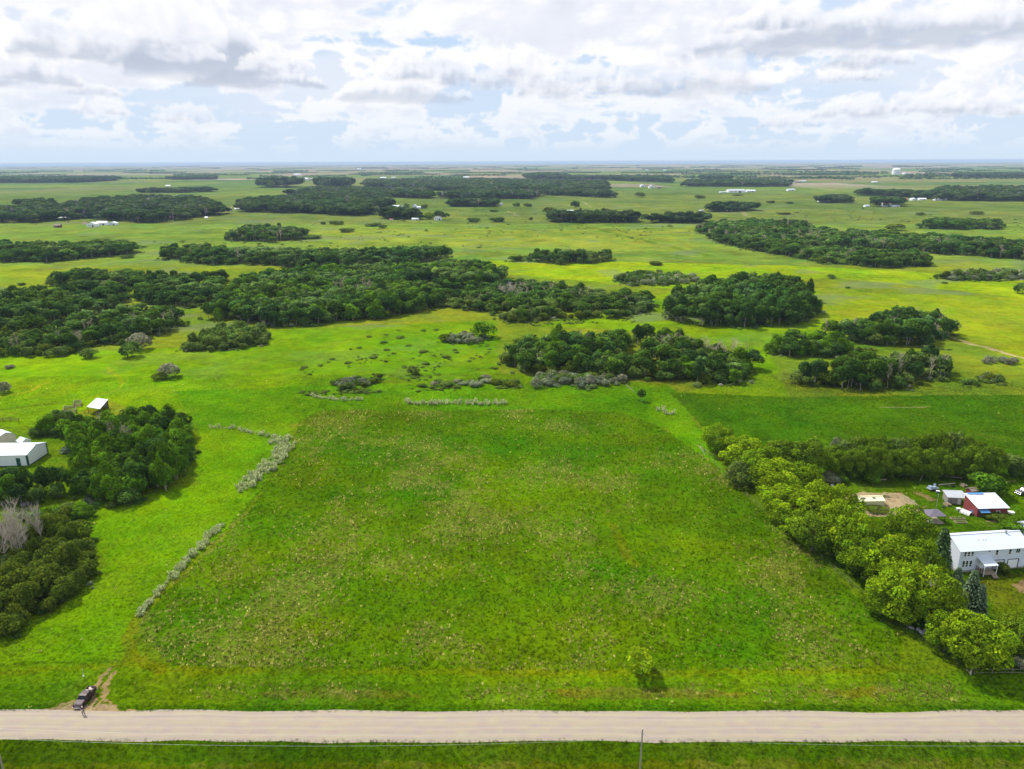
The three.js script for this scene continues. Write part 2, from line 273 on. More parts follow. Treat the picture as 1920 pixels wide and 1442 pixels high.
  const t = new THREE.DataTexture(out, n, m); t.colorSpace = THREE.SRGBColorSpace; t.magFilter = t.minFilter = THREE.LinearFilter; t.anisotropy = 8; t.needsUpdate = true;
  const bp = bumpNear.clone(), tl = [9, 9, 20, 70, 200, 900][zones.indexOf(zn)]; bp.repeat.set((zn.x1 - zn.x0) / tl, (zn.z1 - zn.z0) / tl); bp.needsUpdate = true;
  zn.mat = new THREE.MeshPhysicalMaterial({ map: t, roughness: 1, bumpMap: bp, bumpScale: [0.25, 0.25, 0.7, 1.6, 2, 3][zones.indexOf(zn)] });
  zn.mat.name = 'grassland'; zn.mat.specularIntensity = 0;
}
function groundColor(x, z, target) {                  // base colour of the near ground
  for (const zn of zones) if (x >= zn.x0 && x < zn.x1 && z >= zn.z0 && z < zn.z1) {
    const i = clamp(Math.floor((x - zn.x0) / (zn.x1 - zn.x0) * zn.n), 0, zn.n - 1), j = clamp(Math.floor((z - zn.z0) / (zn.z1 - zn.z0) * zn.m), 0, zn.m - 1), o = (j * zn.n + i) * 4;
    return target.setRGB(S2L[zn.data[o]], S2L[zn.data[o + 1]], S2L[zn.data[o + 2]]);
  }
  return target.setRGB(0.1, 0.15, 0.03);
}
{ // one sheet: a grid that is fine near the camera and coarse far off, sorted into the zones
  const axis = (stops) => { const a = []; for (let k = 0; k + 1 < stops.length; k++) { const [p, s] = stops[k], q = stops[k + 1][0], n = Math.max(1, Math.round((q - p) / s)); for (let i = 0; i < n; i++) a.push(p + (q - p) * i / n); } a.push(stops.at(-1)[0]); return a; };
  const half = [[0, 1.6], [224, 8], [448, 40], [1568, 240], [4704, 2400], [33600, 0]];
  const pos = axis(half), xs = [...pos.slice(1).reverse().map((v) => -v), ...pos];
  const zs = axis([[-44000, 2400], [-6312, 300], [-2312, 50], [-712, 10], [-312, 1.6], [-72, 8], [56, 40], [392, 200], [1176, 1400], [8232, 0]]);
  const nx = xs.length, nz = zs.length, Y = new Float32Array(nx * nz);
  for (let j = 0; j < nz; j++) for (let i = 0; i < nx; i++) Y[j * nx + i] = groundY(xs[i], zs[j]);
  const P3 = [], UV = [], IX = zones.map(() => []);
  zones.forEach((zn, k) => {
    const id = new Map(), v = (i, j) => { const key = j * nx + i; let a = id.get(key); if (a === undefined) { a = P3.length / 3; id.set(key, a); P3.push(xs[i], Y[key], zs[j]); UV.push((xs[i] - zn.x0) / (zn.x1 - zn.x0), (zs[j] - zn.z0) / (zn.z1 - zn.z0)); } return a; };
    for (let j = 0; j + 1 < nz; j++) for (let i = 0; i + 1 < nx; i++) {
      const x = (xs[i] + xs[i + 1]) / 2, z = (zs[j] + zs[j + 1]) / 2;
      if (zones.findIndex((q) => x > q.x0 && x < q.x1 && z > q.z0 && z < q.z1) !== k) continue;
      const a = v(i, j), b = v(i + 1, j), c = v(i, j + 1), e = v(i + 1, j + 1); IX[k].push(a, c, b, b, c, e);
    }
  });
  const g = new THREE.BufferGeometry(); g.setAttribute('position', new THREE.Float32BufferAttribute(P3, 3)); g.setAttribute('uv', new THREE.Float32BufferAttribute(UV, 2));
  g.setIndex(new THREE.BufferAttribute(new Uint32Array(IX.reduce((s, a) => s + a.length, 0)), 1)); let at = 0;
  IX.forEach((a, k) => { g.index.array.set(a, at); g.addGroup(at, a.length, k); at += a.length; });
  // normals from the height itself, so that borders between zones do not show
  const N = new Float32Array(P3.length); for (let i = 0; i < P3.length; i += 3) { const x = P3[i], z = P3[i + 2], e = 0.8, hx = groundY(x + e, z) - groundY(x - e, z), hz = groundY(x, z + e) - groundY(x, z - e), l = Math.hypot(hx, 2 * e, hz); N[i] = -hx / l; N[i + 1] = 2 * e / l; N[i + 2] = -hz / l; }
  g.setAttribute('normal', new THREE.BufferAttribute(N, 3));
  const m = mesh('ground', g, zones.map((z) => z.mat)); tag(m, 'green prairie ground reaching to the horizon', 'ground', null, 'structure'); m.castShadow = false; scene.add(m);
}
{ // gravel road: a crowned ribbon, with the tone of packed stone and wheel lanes
  const n = 1024, h = 256, d = new Uint8Array(n * h * 4), bd = new Uint8Array(n * h * 4);
  for (let j = 0; j < h; j++) for (let i = 0; i < n; i++) {
    const v = j / h, x = i / n * 256, lane = 0.5 * vn(v * 16 + 3, Math.sin(i / n * 6.283) * 0.4 + 5) + 0.5 * vn(v * 34, Math.cos(i / n * 6.283) * 0.6 + 9) - 0.5, grain = NT[(i * 131 + j * 7919) & 65535] - 0.5, blot = vn((i % n) / n * 24 < 23 ? i / n * 24 : 0, v * 7) - 0.5;
    const ridge = Math.exp(-(((v - 0.30 - 0.006 * Math.sin(i / n * 6.283 * 2)) / 0.012) ** 2));
    const track = [0.17, 0.36, 0.6, 0.8].reduce((s, t) => s + Math.exp(-(((v - t - 0.012 * Math.sin(i / n * 12.566 + t * 9)) / 0.045) ** 2)), 0);
    const f = 0.95 + 0.09 * track + 0.22 * lane + 0.24 * grain + 0.07 * blot + 0.12 * ridge, o = (j * n + i) * 4, edge = 0.0;
    const c = [0.325 * f, (0.27 - 0.03 * lane + 0.02 * blot) * f, (0.208 - 0.05 * lane - 0.03 * blot + edge) * f];
    for (let k = 0; k < 3; k++) { d[o + k] = L2S[Math.min(4096, c[k] * 4096) | 0]; bd[o + k] = clamp(Math.round(128 + grain * 150 + lane * 60 + ridge * 60), 0, 255); } d[o + 3] = bd[o + 3] = 255;
  }
  const mk = (a) => { const t = new THREE.DataTexture(a, n, h); t.wrapS = t.wrapT = THREE.RepeatWrapping; t.magFilter = THREE.LinearFilter; t.needsUpdate = true; return t; };
  const map = mk(d); map.colorSpace = THREE.SRGBColorSpace;
  const pos = [], uv = [], ix = [], L = 2400, seg = 600, rows = 9, rr = mulberry(5);
  for (let i = 0; i <= seg; i++) { const x = -L + 2 * L * i / seg, e0 = (rr() - 0.5) * 0.3 + (vn(x / 9, 3) - 0.5) * 0.9, e1 = (rr() - 0.5) * 0.3 + (vn(x / 7, 8) - 0.5) * 0.9; for (let k = 0; k < rows; k++) { const t = k / (rows - 1), z = lerp(lineZ(roadA, x) + e0 - 0.2, lineZ(roadB, x) + e1 + 0.2, t); pos.push(x, k === 0 || k === rows - 1 ? 0.008 : 0.03 + ROADLIFT * (1 - (2 * t - 1) ** 2), z); uv.push(x / 44, t * 0.999); } }
  for (let i = 0; i < seg; i++) for (let k = 0; k + 1 < rows; k++) { const a = i * rows + k, b = a + rows; ix.push(a, a + 1, b, b, a + 1, b + 1); }
  const g = new THREE.BufferGeometry(); g.setAttribute('position', new THREE.Float32BufferAttribute(pos, 3)); g.setAttribute('uv', new THREE.Float32BufferAttribute(uv, 2)); g.setIndex(ix); g.computeVertexNormals();
  tag(mesh('gravel_road', g, new THREE.MeshStandardMaterial({ map, roughness: 0.95, bumpMap: mk(bd), bumpScale: 0.03 }), scene), 'pale pinkish gravel road running straight across the foreground', 'road', null, 'structure');
}

// ---------------------------------------------------------------- plants: prototypes
const UPV = new THREE.Vector3(0, 1, 0);
class Leaves {                                        // many small leaf clumps, each a bent card with its own tone
  constructor(seed) { this.r = mulberry(seed); this.p = []; this.n = []; this.c = []; this.ix = []; }
  card(c, dir, size, tone, stretch = 1, up = null) {
    const r = this.r, a = new THREE.Vector3(r() - 0.5, r() - 0.5, r() - 0.5).normalize(), u = up ? up.clone() : new THREE.Vector3().crossVectors(dir, a).normalize();
    if (u.lengthSq() < 0.1) u.set(1, 0, 0);
    const f = dir.clone().addScaledVector(a, 0.9).normalize(), v = new THREE.Vector3().crossVectors(f, u).normalize(), w = size * (0.65 + 0.6 * r()), h = w * (0.55 + 0.5 * r()) * stretch, b = this.p.length / 3;
    const pts = [[-0.5, -0.15], [0.05, -0.5], [0.55, 0.1], [-0.02, 0.5]];
    for (const [s, t] of pts) { const q = c.clone().addScaledVector(u, s * w).addScaledVector(v, t * h).addScaledVector(dir, (Math.abs(s) > 0.3 ? -0.12 : 0.06) * w); this.p.push(q.x, q.y, q.z); const nn = dir.clone().addScaledVector(a, 0.62).normalize(); this.n.push(nn.x, nn.y, nn.z); this.c.push(tone[0], tone[1], tone[2]); }
    this.ix.push(b, b + 1, b + 2, b, b + 2, b + 3);
  }
  stick(p, q, ra, rb, tone, sides = 5) {
    const d = q.clone().sub(p).normalize(), u = new THREE.Vector3(0.3, 0.1, 0.9).cross(d).normalize(), v = new THREE.Vector3().crossVectors(d, u), b = this.p.length / 3;
    for (let k = 0; k < 2; k++) for (let s = 0; s < sides; s++) { const t = s / sides * 6.283, n = u.clone().multiplyScalar(Math.cos(t)).addScaledVector(v, Math.sin(t)), o = (k ? q : p).clone().addScaledVector(n, k ? rb : ra); this.p.push(o.x, o.y, o.z); this.n.push(n.x, n.y, n.z); this.c.push(...tone); }
    for (let s = 0; s < sides; s++) { const t = (s + 1) % sides; this.ix.push(b + s, b + t, b + sides + s, b + t, b + sides + t, b + sides + s); }
  }
  build() { const g = new THREE.BufferGeometry(); g.setAttribute('position', new THREE.Float32BufferAttribute(this.p, 3)); g.setAttribute('normal', new THREE.Float32BufferAttribute(this.n, 3)); g.setAttribute('color', new THREE.Float32BufferAttribute(this.c, 3)); g.setIndex(this.ix); return g; }
}
// crown of clumps: radius 1, from y0 to y1; o.lobes clumps, o.n cards
function crownGeo(seed, o) {
  const L = new Leaves(seed), r = L.r, lobes = [], mid = (o.y0 + o.y1) / 2, hh = (o.y1 - o.y0) / 2;
  for (let k = 0; k < o.lobes; k++) {
    const a = r() * 6.283, e = Math.asin(clamp(lerp(o.low ?? -0.75, 1, r()), -1, 1)), q = k < 2 ? 0.15 : 0.5 + (o.reach ?? 0) + 0.22 * r(), s = o.size * (0.7 + 0.6 * r()), squat = 0.8 + 0.25 * r();
    lobes.push({ c: new THREE.Vector3(Math.cos(a) * Math.cos(e) * q, mid + Math.sin(e) * hh * (q + 0.1), Math.sin(a) * Math.cos(e) * q), s: k < 2 ? (o.size + 0.1) * 1.35 : s, v: squat, t: 0.6 + 0.8 * r(), w: r() - 0.5 });
  }
  let made = 0, tries = 0; const d = new THREE.Vector3(), p = new THREE.Vector3(), q = new THREE.Vector3();
  while (made < o.n && tries++ < o.n * 6) {
    const b = lobes[Math.floor(r() * lobes.length)], a = r() * 6.283, sy = lerp(o.floor ?? -0.7, 1, Math.pow(r(), 0.8)), cy = Math.sqrt(1 - sy * sy);
    d.set(Math.cos(a) * cy, sy, Math.sin(a) * cy); const depth = 0.72 + 0.36 * Math.pow(r(), 0.7);
    p.copy(b.c).addScaledVector(d, b.s * depth); p.y = b.c.y + d.y * b.s * depth * b.v;
    if (p.y < o.y0 * 0.6) continue;
    let inside = false; for (const e of lobes) if (e !== b && q.copy(p).sub(e.c).length() < e.s * 0.62) { inside = true; break; } if (inside) continue;
    const out = q.set(p.x, (p.y - mid) / hh, p.z).normalize().clone(), dir = d.clone().multiplyScalar(0.65).addScaledVector(out, 0.45).normalize();
    const t = b.t * (0.68 + 0.64 * r()), w = b.w * 0.22 + (r() - 0.5) * 0.3, bleach = o.bleach && r() < o.bleach;
    L.card(p.clone(), dir, o.leaf, bleach ? [1.7 * t, 1.35 * t, 2.4 * t] : [t * (1 + w * 0.8), t * (1 + w * 0.15), t * (1 - w * 0.6)], o.stretch ?? 1); made++;
  }
  return L.build();
}
function trunkGeo(seed, o) {                          // tapered stem or stems with limbs; height as the crown's
  const L = new Leaves(seed), r = L.r, T = () => { const t = 0.8 + 0.4 * r(); return [t, t, t]; };
  for (let s = 0; s < (o.stems ?? 1); s++) {
    const lean = (o.stems ?? 1) > 1 ? 0.45 : 0.12, a = r() * 6.283; let p = new THREE.Vector3((r() - 0.5) * 0.12 * (o.stems ?? 1), -0.03, (r() - 0.5) * 0.12 * (o.stems ?? 1)), rad = o.rad * (0.8 + 0.4 * r());
    const step = o.top / 5;
    for (let k = 0; k < 5; k++) { const q = p.clone().add(new THREE.Vector3(Math.cos(a) * lean * step * 0.5 + (r() - 0.5) * 0.07, step, Math.sin(a) * lean * step * 0.5 + (r() - 0.5) * 0.07)); L.stick(p, q, rad, rad * 0.8, T(), 6); if (k > 0) for (let m = 0; m < (o.limbs ?? 1); m++) { const b = r() * 6.283, e = q.clone().add(new THREE.Vector3(Math.cos(b) * 0.45, step * (0.5 + 0.6 * r()), Math.sin(b) * 0.45)); L.stick(q, e, rad * 0.5, rad * 0.2, T(), 4); } p = q; rad *= 0.8; }
  }
  return L.build();
}
function bareGeo(seed, twigs, h = 2.6) {              // leafless crown: stem, boughs, a haze of twigs
  const L = new Leaves(seed), r = L.r, T = () => { const t = 0.75 + 0.5 * r(); return [t, t * 0.97, t * 0.95]; };
  let p = new THREE.Vector3(0, -0.03, 0), rad = 0.075; const tips = [];
  for (let k = 0; k < 6; k++) { const q = p.clone().add(new THREE.Vector3((r() - 0.5) * 0.16, h / 6.3, (r() - 0.5) * 0.16)); L.stick(p, q, rad, rad * 0.8, T(), 5); if (k > 1) for (let m = 0; m < 3; m++) { const a = r() * 6.283, e = q.clone().add(new THREE.Vector3(Math.cos(a) * 0.5, 0.25 + 0.3 * r(), Math.sin(a) * 0.5)); L.stick(q, e, rad * 0.55, rad * 0.25, T(), 4); tips.push([q, e]); } p = q; rad *= 0.78; }
  for (let k = 0; k < twigs; k++) { const [a, e] = tips[Math.floor(r() * tips.length)], s = a.clone().lerp(e, 0.3 + 0.7 * r()), t = s.clone().add(new THREE.Vector3((r() - 0.5) * 0.7, 0.1 + 0.38 * r(), (r() - 0.5) * 0.7)); L.stick(s, t, 0.011, 0.004, T(), 3); }
  return L.build();
}
function sprayGeo(seed, stems, n) {                   // upright feathery shoots with narrow pale leaves
  const L = new Leaves(seed), r = L.r;
  for (let s = 0; s < stems; s++) {
    const a = r() * 6.283, q = Math.sqrt(r()) * 0.75, base = new THREE.Vector3(Math.cos(a) * q, 0, Math.sin(a) * q), b = r() * 6.283, lean = 0.12 + 0.3 * r(), h = 0.55 + 0.95 * r(), tone = 0.8 + 0.45 * r(), tip = base.clone().add(new THREE.Vector3(Math.cos(b) * lean * h, h, Math.sin(b) * lean * h));
    for (let k = 0; k < n; k++) { const u = 0.12 + 0.88 * Math.sqrt(r()), p = base.clone().lerp(tip, u), c = r() * 6.283, d = new THREE.Vector3(Math.cos(c), 0.9 + 0.9 * r(), Math.sin(c)).normalize(), t = tone * (0.75 + 0.5 * r()); p.addScaledVector(d, 0.1 * r()); L.card(p, d, 0.27, [t, t * (0.97 + 0.06 * r()), t * (0.85 + 0.3 * r())], 0.75, d.clone().applyAxisAngle(UPV, 0.4)); }
  }
  return L.build();
}
function spruceGeo(seed, n) {                         // height 1, radius about 0.26
  const L = new Leaves(seed), r = L.r;
  for (let k = 0; k < n; k++) {
    const tier = Math.floor(Math.pow(r(), 0.8) * 15), f = 1 - tier / 15, y = 0.05 + 0.93 * (tier / 15) + 0.02 * r(), a = (Math.floor(r() * 9) + tier * 0.37) / 9 * 6.283 + (r() - 0.5) * 0.3, R = 0.27 * Math.pow(f, 0.7) + 0.012, q = Math.sqrt(r()) * R;
    const d = new THREE.Vector3(Math.cos(a), 0.55, Math.sin(a)).normalize(), t = 0.65 + 0.7 * r() + (q > R * 0.8 ? 0.35 : 0);
    L.card(new THREE.Vector3(Math.cos(a) * q, y - q * 0.34 + 0.012 * r(), Math.sin(a) * q), d, 0.075, [t * 0.95, t, t * 1.02], 0.7, new THREE.Vector3(Math.cos(a), -0.35, Math.sin(a)).normalize());
  }
  return L.build();
}
const leafMat = (r, g, b, through = 0.42) => { const m = new THREE.MeshPhysicalMaterial({ color: new THREE.Color().setRGB(r, g, b), vertexColors: true, roughness: 1, transmission: through, side: THREE.DoubleSide }); m.specularIntensity = 0; m.name = 'foliage'; return m; };
const barkMat = (r, g, b) => { const m = new THREE.MeshStandardMaterial({ color: new THREE.Color().setRGB(r, g, b), vertexColors: true, roughness: 0.95 }); m.name = 'bark'; return m; };
const M = {
  maple: [leafMat(0.23, 0.345, 0.008, 0.28), leafMat(0.18, 0.295, 0.008, 0.28), leafMat(0.145, 0.235, 0.012, 0.25)],
  aspen: [leafMat(0.062, 0.128, 0.018), leafMat(0.08, 0.155, 0.014), leafMat(0.052, 0.112, 0.024)],
  bright: [leafMat(0.125, 0.25, 0.010), leafMat(0.10, 0.21, 0.012)],
  willow: [leafMat(0.092, 0.162, 0.028), leafMat(0.105, 0.15, 0.014), leafMat(0.13, 0.19, 0.035)],
  grey: [leafMat(0.22, 0.265, 0.14, 0.3), leafMat(0.21, 0.225, 0.13, 0.3)],
  silver: [leafMat(0.66, 0.72, 0.38, 0.15), leafMat(0.58, 0.66, 0.33, 0.15)],
  spruce: [leafMat(0.10, 0.165, 0.05, 0.15), leafMat(0.17, 0.23, 0.12, 0.15)],
  young: [leafMat(0.42, 0.58, 0.014, 0.5)],
  barkDead: barkMat(0.48, 0.44, 0.37), barkPale: barkMat(0.36, 0.34, 0.30), barkDark: barkMat(0.12, 0.10, 0.08), barkGrey: barkMat(0.42, 0.37, 0.27),
};
// kinds: [name, category, crown variants, trunk, materials]; a crown is 1 wide (radius) and 2.6 high (spruce: 1 high)
const lod = (seed, o, nNear, nFar) => ({ near: [0, 1, 2, 3].map((k) => crownGeo(seed + k, { ...o, n: nNear })), far: [0, 1, 2].map((k) => crownGeo(seed + 20 + k, { ...o, n: nFar, leaf: o.leaf * 1.9 })) });
const K = {
  maple: { name: 'maple_tree', cat: 'tree', top: 2.0, ...lod(100, { y0: 0.12, y1: 1.98, lobes: 52, size: 0.27, leaf: 0.085, low: -0.95, floor: -0.6, reach: 0.16 }, 7500, 800), trunk: trunkGeo(1, { rad: 0.06, top: 1.3, limbs: 2, stems: 2 }), leaf: M.maple, bark: M.barkDark },
  aspen: { name: 'aspen_tree', cat: 'tree', top: 3.2, ...lod(200, { y0: 1.0, y1: 3.15, lobes: 16, size: 0.46, leaf: 0.19, low: -0.85, floor: -0.7 }, 1500, 260), trunk: trunkGeo(2, { rad: 0.055, top: 2.5, limbs: 2 }), leaf: M.aspen, bark: M.barkPale },
  brush: { name: 'poplar_tree', cat: 'tree', top: 2.2, ...lod(300, { y0: 0.2, y1: 2.15, lobes: 18, size: 0.45, leaf: 0.17, low: -0.9, floor: -0.6 }, 1700, 280), trunk: trunkGeo(3, { rad: 0.05, top: 1.5, limbs: 2, stems: 2 }), leaf: M.bright, bark: M.barkGrey },
  willow: { name: 'willow_shrub', cat: 'shrub', top: 1.7, ...lod(400, { y0: 0.05, y1: 1.65, lobes: 20, size: 0.42, leaf: 0.14, low: -0.9, floor: -0.5, stretch: 1.5 }, 1500, 240), trunk: trunkGeo(4, { rad: 0.035, top: 1.0, limbs: 2, stems: 4 }), leaf: M.willow, bark: M.barkDark },
  greybush: { name: 'grey_willow', cat: 'shrub', top: 1.6, ...lod(500, { y0: 0.05, y1: 1.55, lobes: 18, size: 0.42, leaf: 0.12, low: -0.9, floor: -0.5, stretch: 1.7, bleach: 0.1 }, 1400, 240), trunk: trunkGeo(5, { rad: 0.03, top: 1.1, limbs: 3, stems: 5 }), leaf: M.grey, bark: M.barkGrey },
  silver: { name: 'silver_shrub', cat: 'shrub', top: 1.5, near: [0, 1, 2, 3].map((k) => sprayGeo(600 + k, 26, 24)), far: [sprayGeo(640, 10, 10)], trunk: trunkGeo(6, { rad: 0.03, top: 0.9, limbs: 1, stems: 3 }), leaf: M.silver, bark: M.barkGrey },
  bare: { name: 'bare_aspen', cat: 'dead tree', top: 2.9, near: [0, 1, 2].map((k) => bareGeo(700 + k, 110)), far: [0, 1].map((k) => bareGeo(720 + k, 90)), leaf: [M.barkGrey], bare: true },
  spruce: { name: 'spruce_tree', cat: 'tree', top: 1, near: [0, 1].map((k) => spruceGeo(800 + k, 2600)), far: [spruceGeo(810, 500)], trunk: trunkGeo(8, { rad: 0.02, top: 0.8, limbs: 0 }), leaf: M.spruce, bark: M.barkDark },
};
const protos = new Map(), pr = mulberry(4242);
// one plant at p, r metres wide (radius) and h high
function plant(kind, p, r, h, label, group, o = {}) {
  if (o.t !== undefined) o.t %= K[kind].leaf.length; const k = K[kind], v = o.v ?? Math.floor(pr() * k.near.length), t = o.t ?? Math.floor(pr() * k.leaf.length), key = kind + v + '/' + t + (o.mat ? o.mat.uuid : '');
  let base = protos.get(key);
  if (!base) {
    base = new THREE.Group();
    if (k.bare) mesh('boughs', k.near[v], o.mat ?? k.leaf[0], base);
    else { mesh('trunk', k.trunk, k.bark, base); mesh('crown', k.near[v], o.mat ?? k.leaf[t], base); }
    protos.set(key, base);
  }
  const g = base.clone(); g.name = numbered(o.name ?? k.name); g.position.copy(p); g.position.y = groundY(p.x, p.z) - 0.02;
  const w = kind === 'spruce' ? r / 0.26 : r; g.scale.set(w, h / k.top, w); g.rotation.y = pr() * 6.283; tag(g, label, o.cat ?? k.cat, group); scene.add(g); return g;
}
// a plant given by the pixel of its foot, of its top, and its half width in pixels
function plantPx(kind, px, py, top, half, label, group, o) { const b = GY(px, py); return plant(kind, b, Math.max(0.3, half * metresPerPx(b)), Math.max(0.4, heightTo(b, top)), label, group, o); }

// ---------------------------------------------------------------- the maple belt by the yard
const beltG = 'maples of the belt between hayfield and yard';
const belt = [[1600, 1064, 990, 42, 1, 'filling the dip between middle and biggest clump'], [1462, 955, 893, 44, 0, 'between the third of the belt and the middle clump'], [1425, 900, 842, 40, 1, 'between the second and third of the belt'], [1345, 848, 799, 34, 1, 'at the far end of the belt by the bright strip'], [1390, 872, 824, 46, 0, 'second from the far end of the belt'], [1465, 884, 826, 42, 2, 'behind the far end of the belt, darker'], [1512, 892, 826, 38, 2, 'where belt and back windbreak meet'], [1452, 926, 868, 50, 0, 'third along the belt from its far end'], [1498, 928, 872, 40, 1, 'on the yard side beside the third of the belt'],
  [1478, 982, 916, 50, 0, 'left shoulder of the large round middle clump'], [1525, 998, 914, 55, 0, 'top of the large round middle clump'], [1566, 992, 920, 48, 0, 'yard side of the large round middle clump'], [1500, 1012, 962, 42, 1, 'low on the field side of the middle clump'], [1521, 1034, 968, 40, 2, 'in the dark notch of the middle clump'], [1573, 1044, 948, 52, 0, 'near end of the middle clump'],
  [1622, 1086, 1018, 42, 1, 'left end of the biggest clump'], [1672, 1108, 1017, 54, 0, 'back of the biggest clump'], [1715, 1112, 1022, 46, 1, 'yard side of the biggest clump beside the spruces'], [1688, 1160, 1066, 58, 0, 'front of the biggest clump'], [1742, 1166, 1074, 52, 0, 'near right of the biggest clump'], [1655, 1150, 1095, 44, 1, 'field side foot of the biggest clump'], [1772, 1176, 1122, 30, 1, 'small one under the spruces'],
  [1768, 1220, 1156, 38, 1, 'left of the last round pair by the corner post'], [1824, 1250, 1158, 60, 0, 'round one nearest the corner post'], [1915, 1232, 1160, 46, 2, 'cut by the right edge above the rail fence']];
for (const [x, y, t, w, tint, where] of belt) plantPx('maple', x, y, t, w * 0.95, 'yellow-green maple ' + where, beltG, { t: tint });
plantPx('maple', 1700, 1030, 957, 46, 'round yellow-green maple standing alone in the yard beside the gazebo', null, { t: 1 });
plantPx('brush', 1850, 926, 887, 33, 'round dark green tree behind the red barn', null, { t: 1 });
plantPx('brush', 1905, 998, 972, 26, 'low green tree behind the white house by the garage', null, { t: 0 });
plantPx('willow', 1385, 910, 870, 26, 'grey-green willow on the field side of the maple belt', null, { t: 2 });
{ // windbreak behind the garden
  const xs = [1560, 1582, 1604, 1626, 1650, 1674, 1698, 1722, 1748, 1772, 1798, 1824, 1852, 1893, 1930], tops = [836, 826, 822, 822, 821, 820, 822, 818, 814, 814, 818, 828, 838, 850, 856];
  const rr = mulberry(9);
  xs.forEach((x, i) => { plantPx(i % 4 === 1 ? 'willow' : 'maple', x + rr() * 8, 884 + (i > 11 ? 10 : 0) - rr() * 8, tops[i] + rr() * 5, 25, 'dark olive tree in the windbreak row behind the garden', 'windbreak behind the garden', { t: 2, name: 'windbreak_tree', cat: 'tree' }); });
  xs.slice(0, 12).forEach((x, i) => plantPx('maple', x + 10 + rr() * 8, 893 + rr() * 6, 836 + rr() * 12, 23, 'lower green tree along the garden side of the windbreak', 'low trees along the windbreak', { t: 2, name: 'windbreak_tree', cat: 'tree' }));
  for (const [x, y, t, w, l] of [[1568, 850, 822, 12, 'pale leafless shrub at the left end of the windbreak'], [1604, 850, 820, 14, 'pale leafless shrub in the windbreak, second from its left end']]) plantPx('greybush', x, y + 6, t, w, l, null, { t: 0, name: 'leafless_shrub' });
  plantPx('brush', 1636, 905, 880, 18, 'small round tree before the windbreak above the garden', null, { t: 0 });
  plantPx('brush', 1578, 906, 892, 10, 'little round bush beside the garden path at the belt', null, { t: 0, name: 'garden_bush', cat: 'shrub' });
  plantPx('greybush', 1556, 906, 886, 18, 'brownish brush pile between belt and windbreak', null, { t: 1, name: 'brush_pile' });
  plantPx('willow', 1642, 957, 951, 22, 'dark clipped bush along the cream greenhouse', null, { t: 1, name: 'garden_bush' });
  plantPx('willow', 1868, 972, 962, 24, 'row of dark bushes at the foot of the red barn', null, { t: 1, name: 'garden_bush' });
  plantPx('greybush', 1915, 1255, 1238, 18, 'grey shrub by the rail fence at the right edge', null, { t: 0 });
  for (const [x, y, t, w, l] of [[1668, 1040, 1030, 12, 'grey dead boughs on the top of the biggest maple clump'], [1719, 1085, 1050, 14, 'bleached dead limb standing out of the biggest maple clump'], [1735, 1145, 1090, 18, 'silvery bare tree in front of the biggest maple clump']]) plantPx('bare', x, y + 30, t, w * 1.3, l, null, {});
}
plantPx('spruce', 1757, 1080, 986, 22, 'tall dark spruce at the left gable of the white house', null, { t: 0, v: 0 });
plantPx('spruce', 1757, 1100, 1030, 16, 'smaller green spruce before the tall one by the gable', null, { t: 0, v: 1 });
plantPx('spruce', 1813, 1150, 1066, 20, 'blue-grey spruce in front of the house corner', null, { t: 1, v: 0 });
plantPx('spruce', 1830, 1158, 1092, 18, 'right one of the two blue-grey spruces on the lawn', null, { t: 1, v: 1 });
plantPx('spruce', 1790, 1110, 1062, 15, 'small blue spruce touching the house corner', null, { t: 1, v: 1 });
plantPx('brush', 1198, 1262, 1219, 27, 'lone young yellow-green tree at the front edge of the hayfield', null, { mat: M.young[0], name: 'young_tree' });
plantPx('aspen', 1203, 752, 731, 8, 'single small dark tree on the far side of the hayfield', null, { t: 0, name: 'lone_tree' });

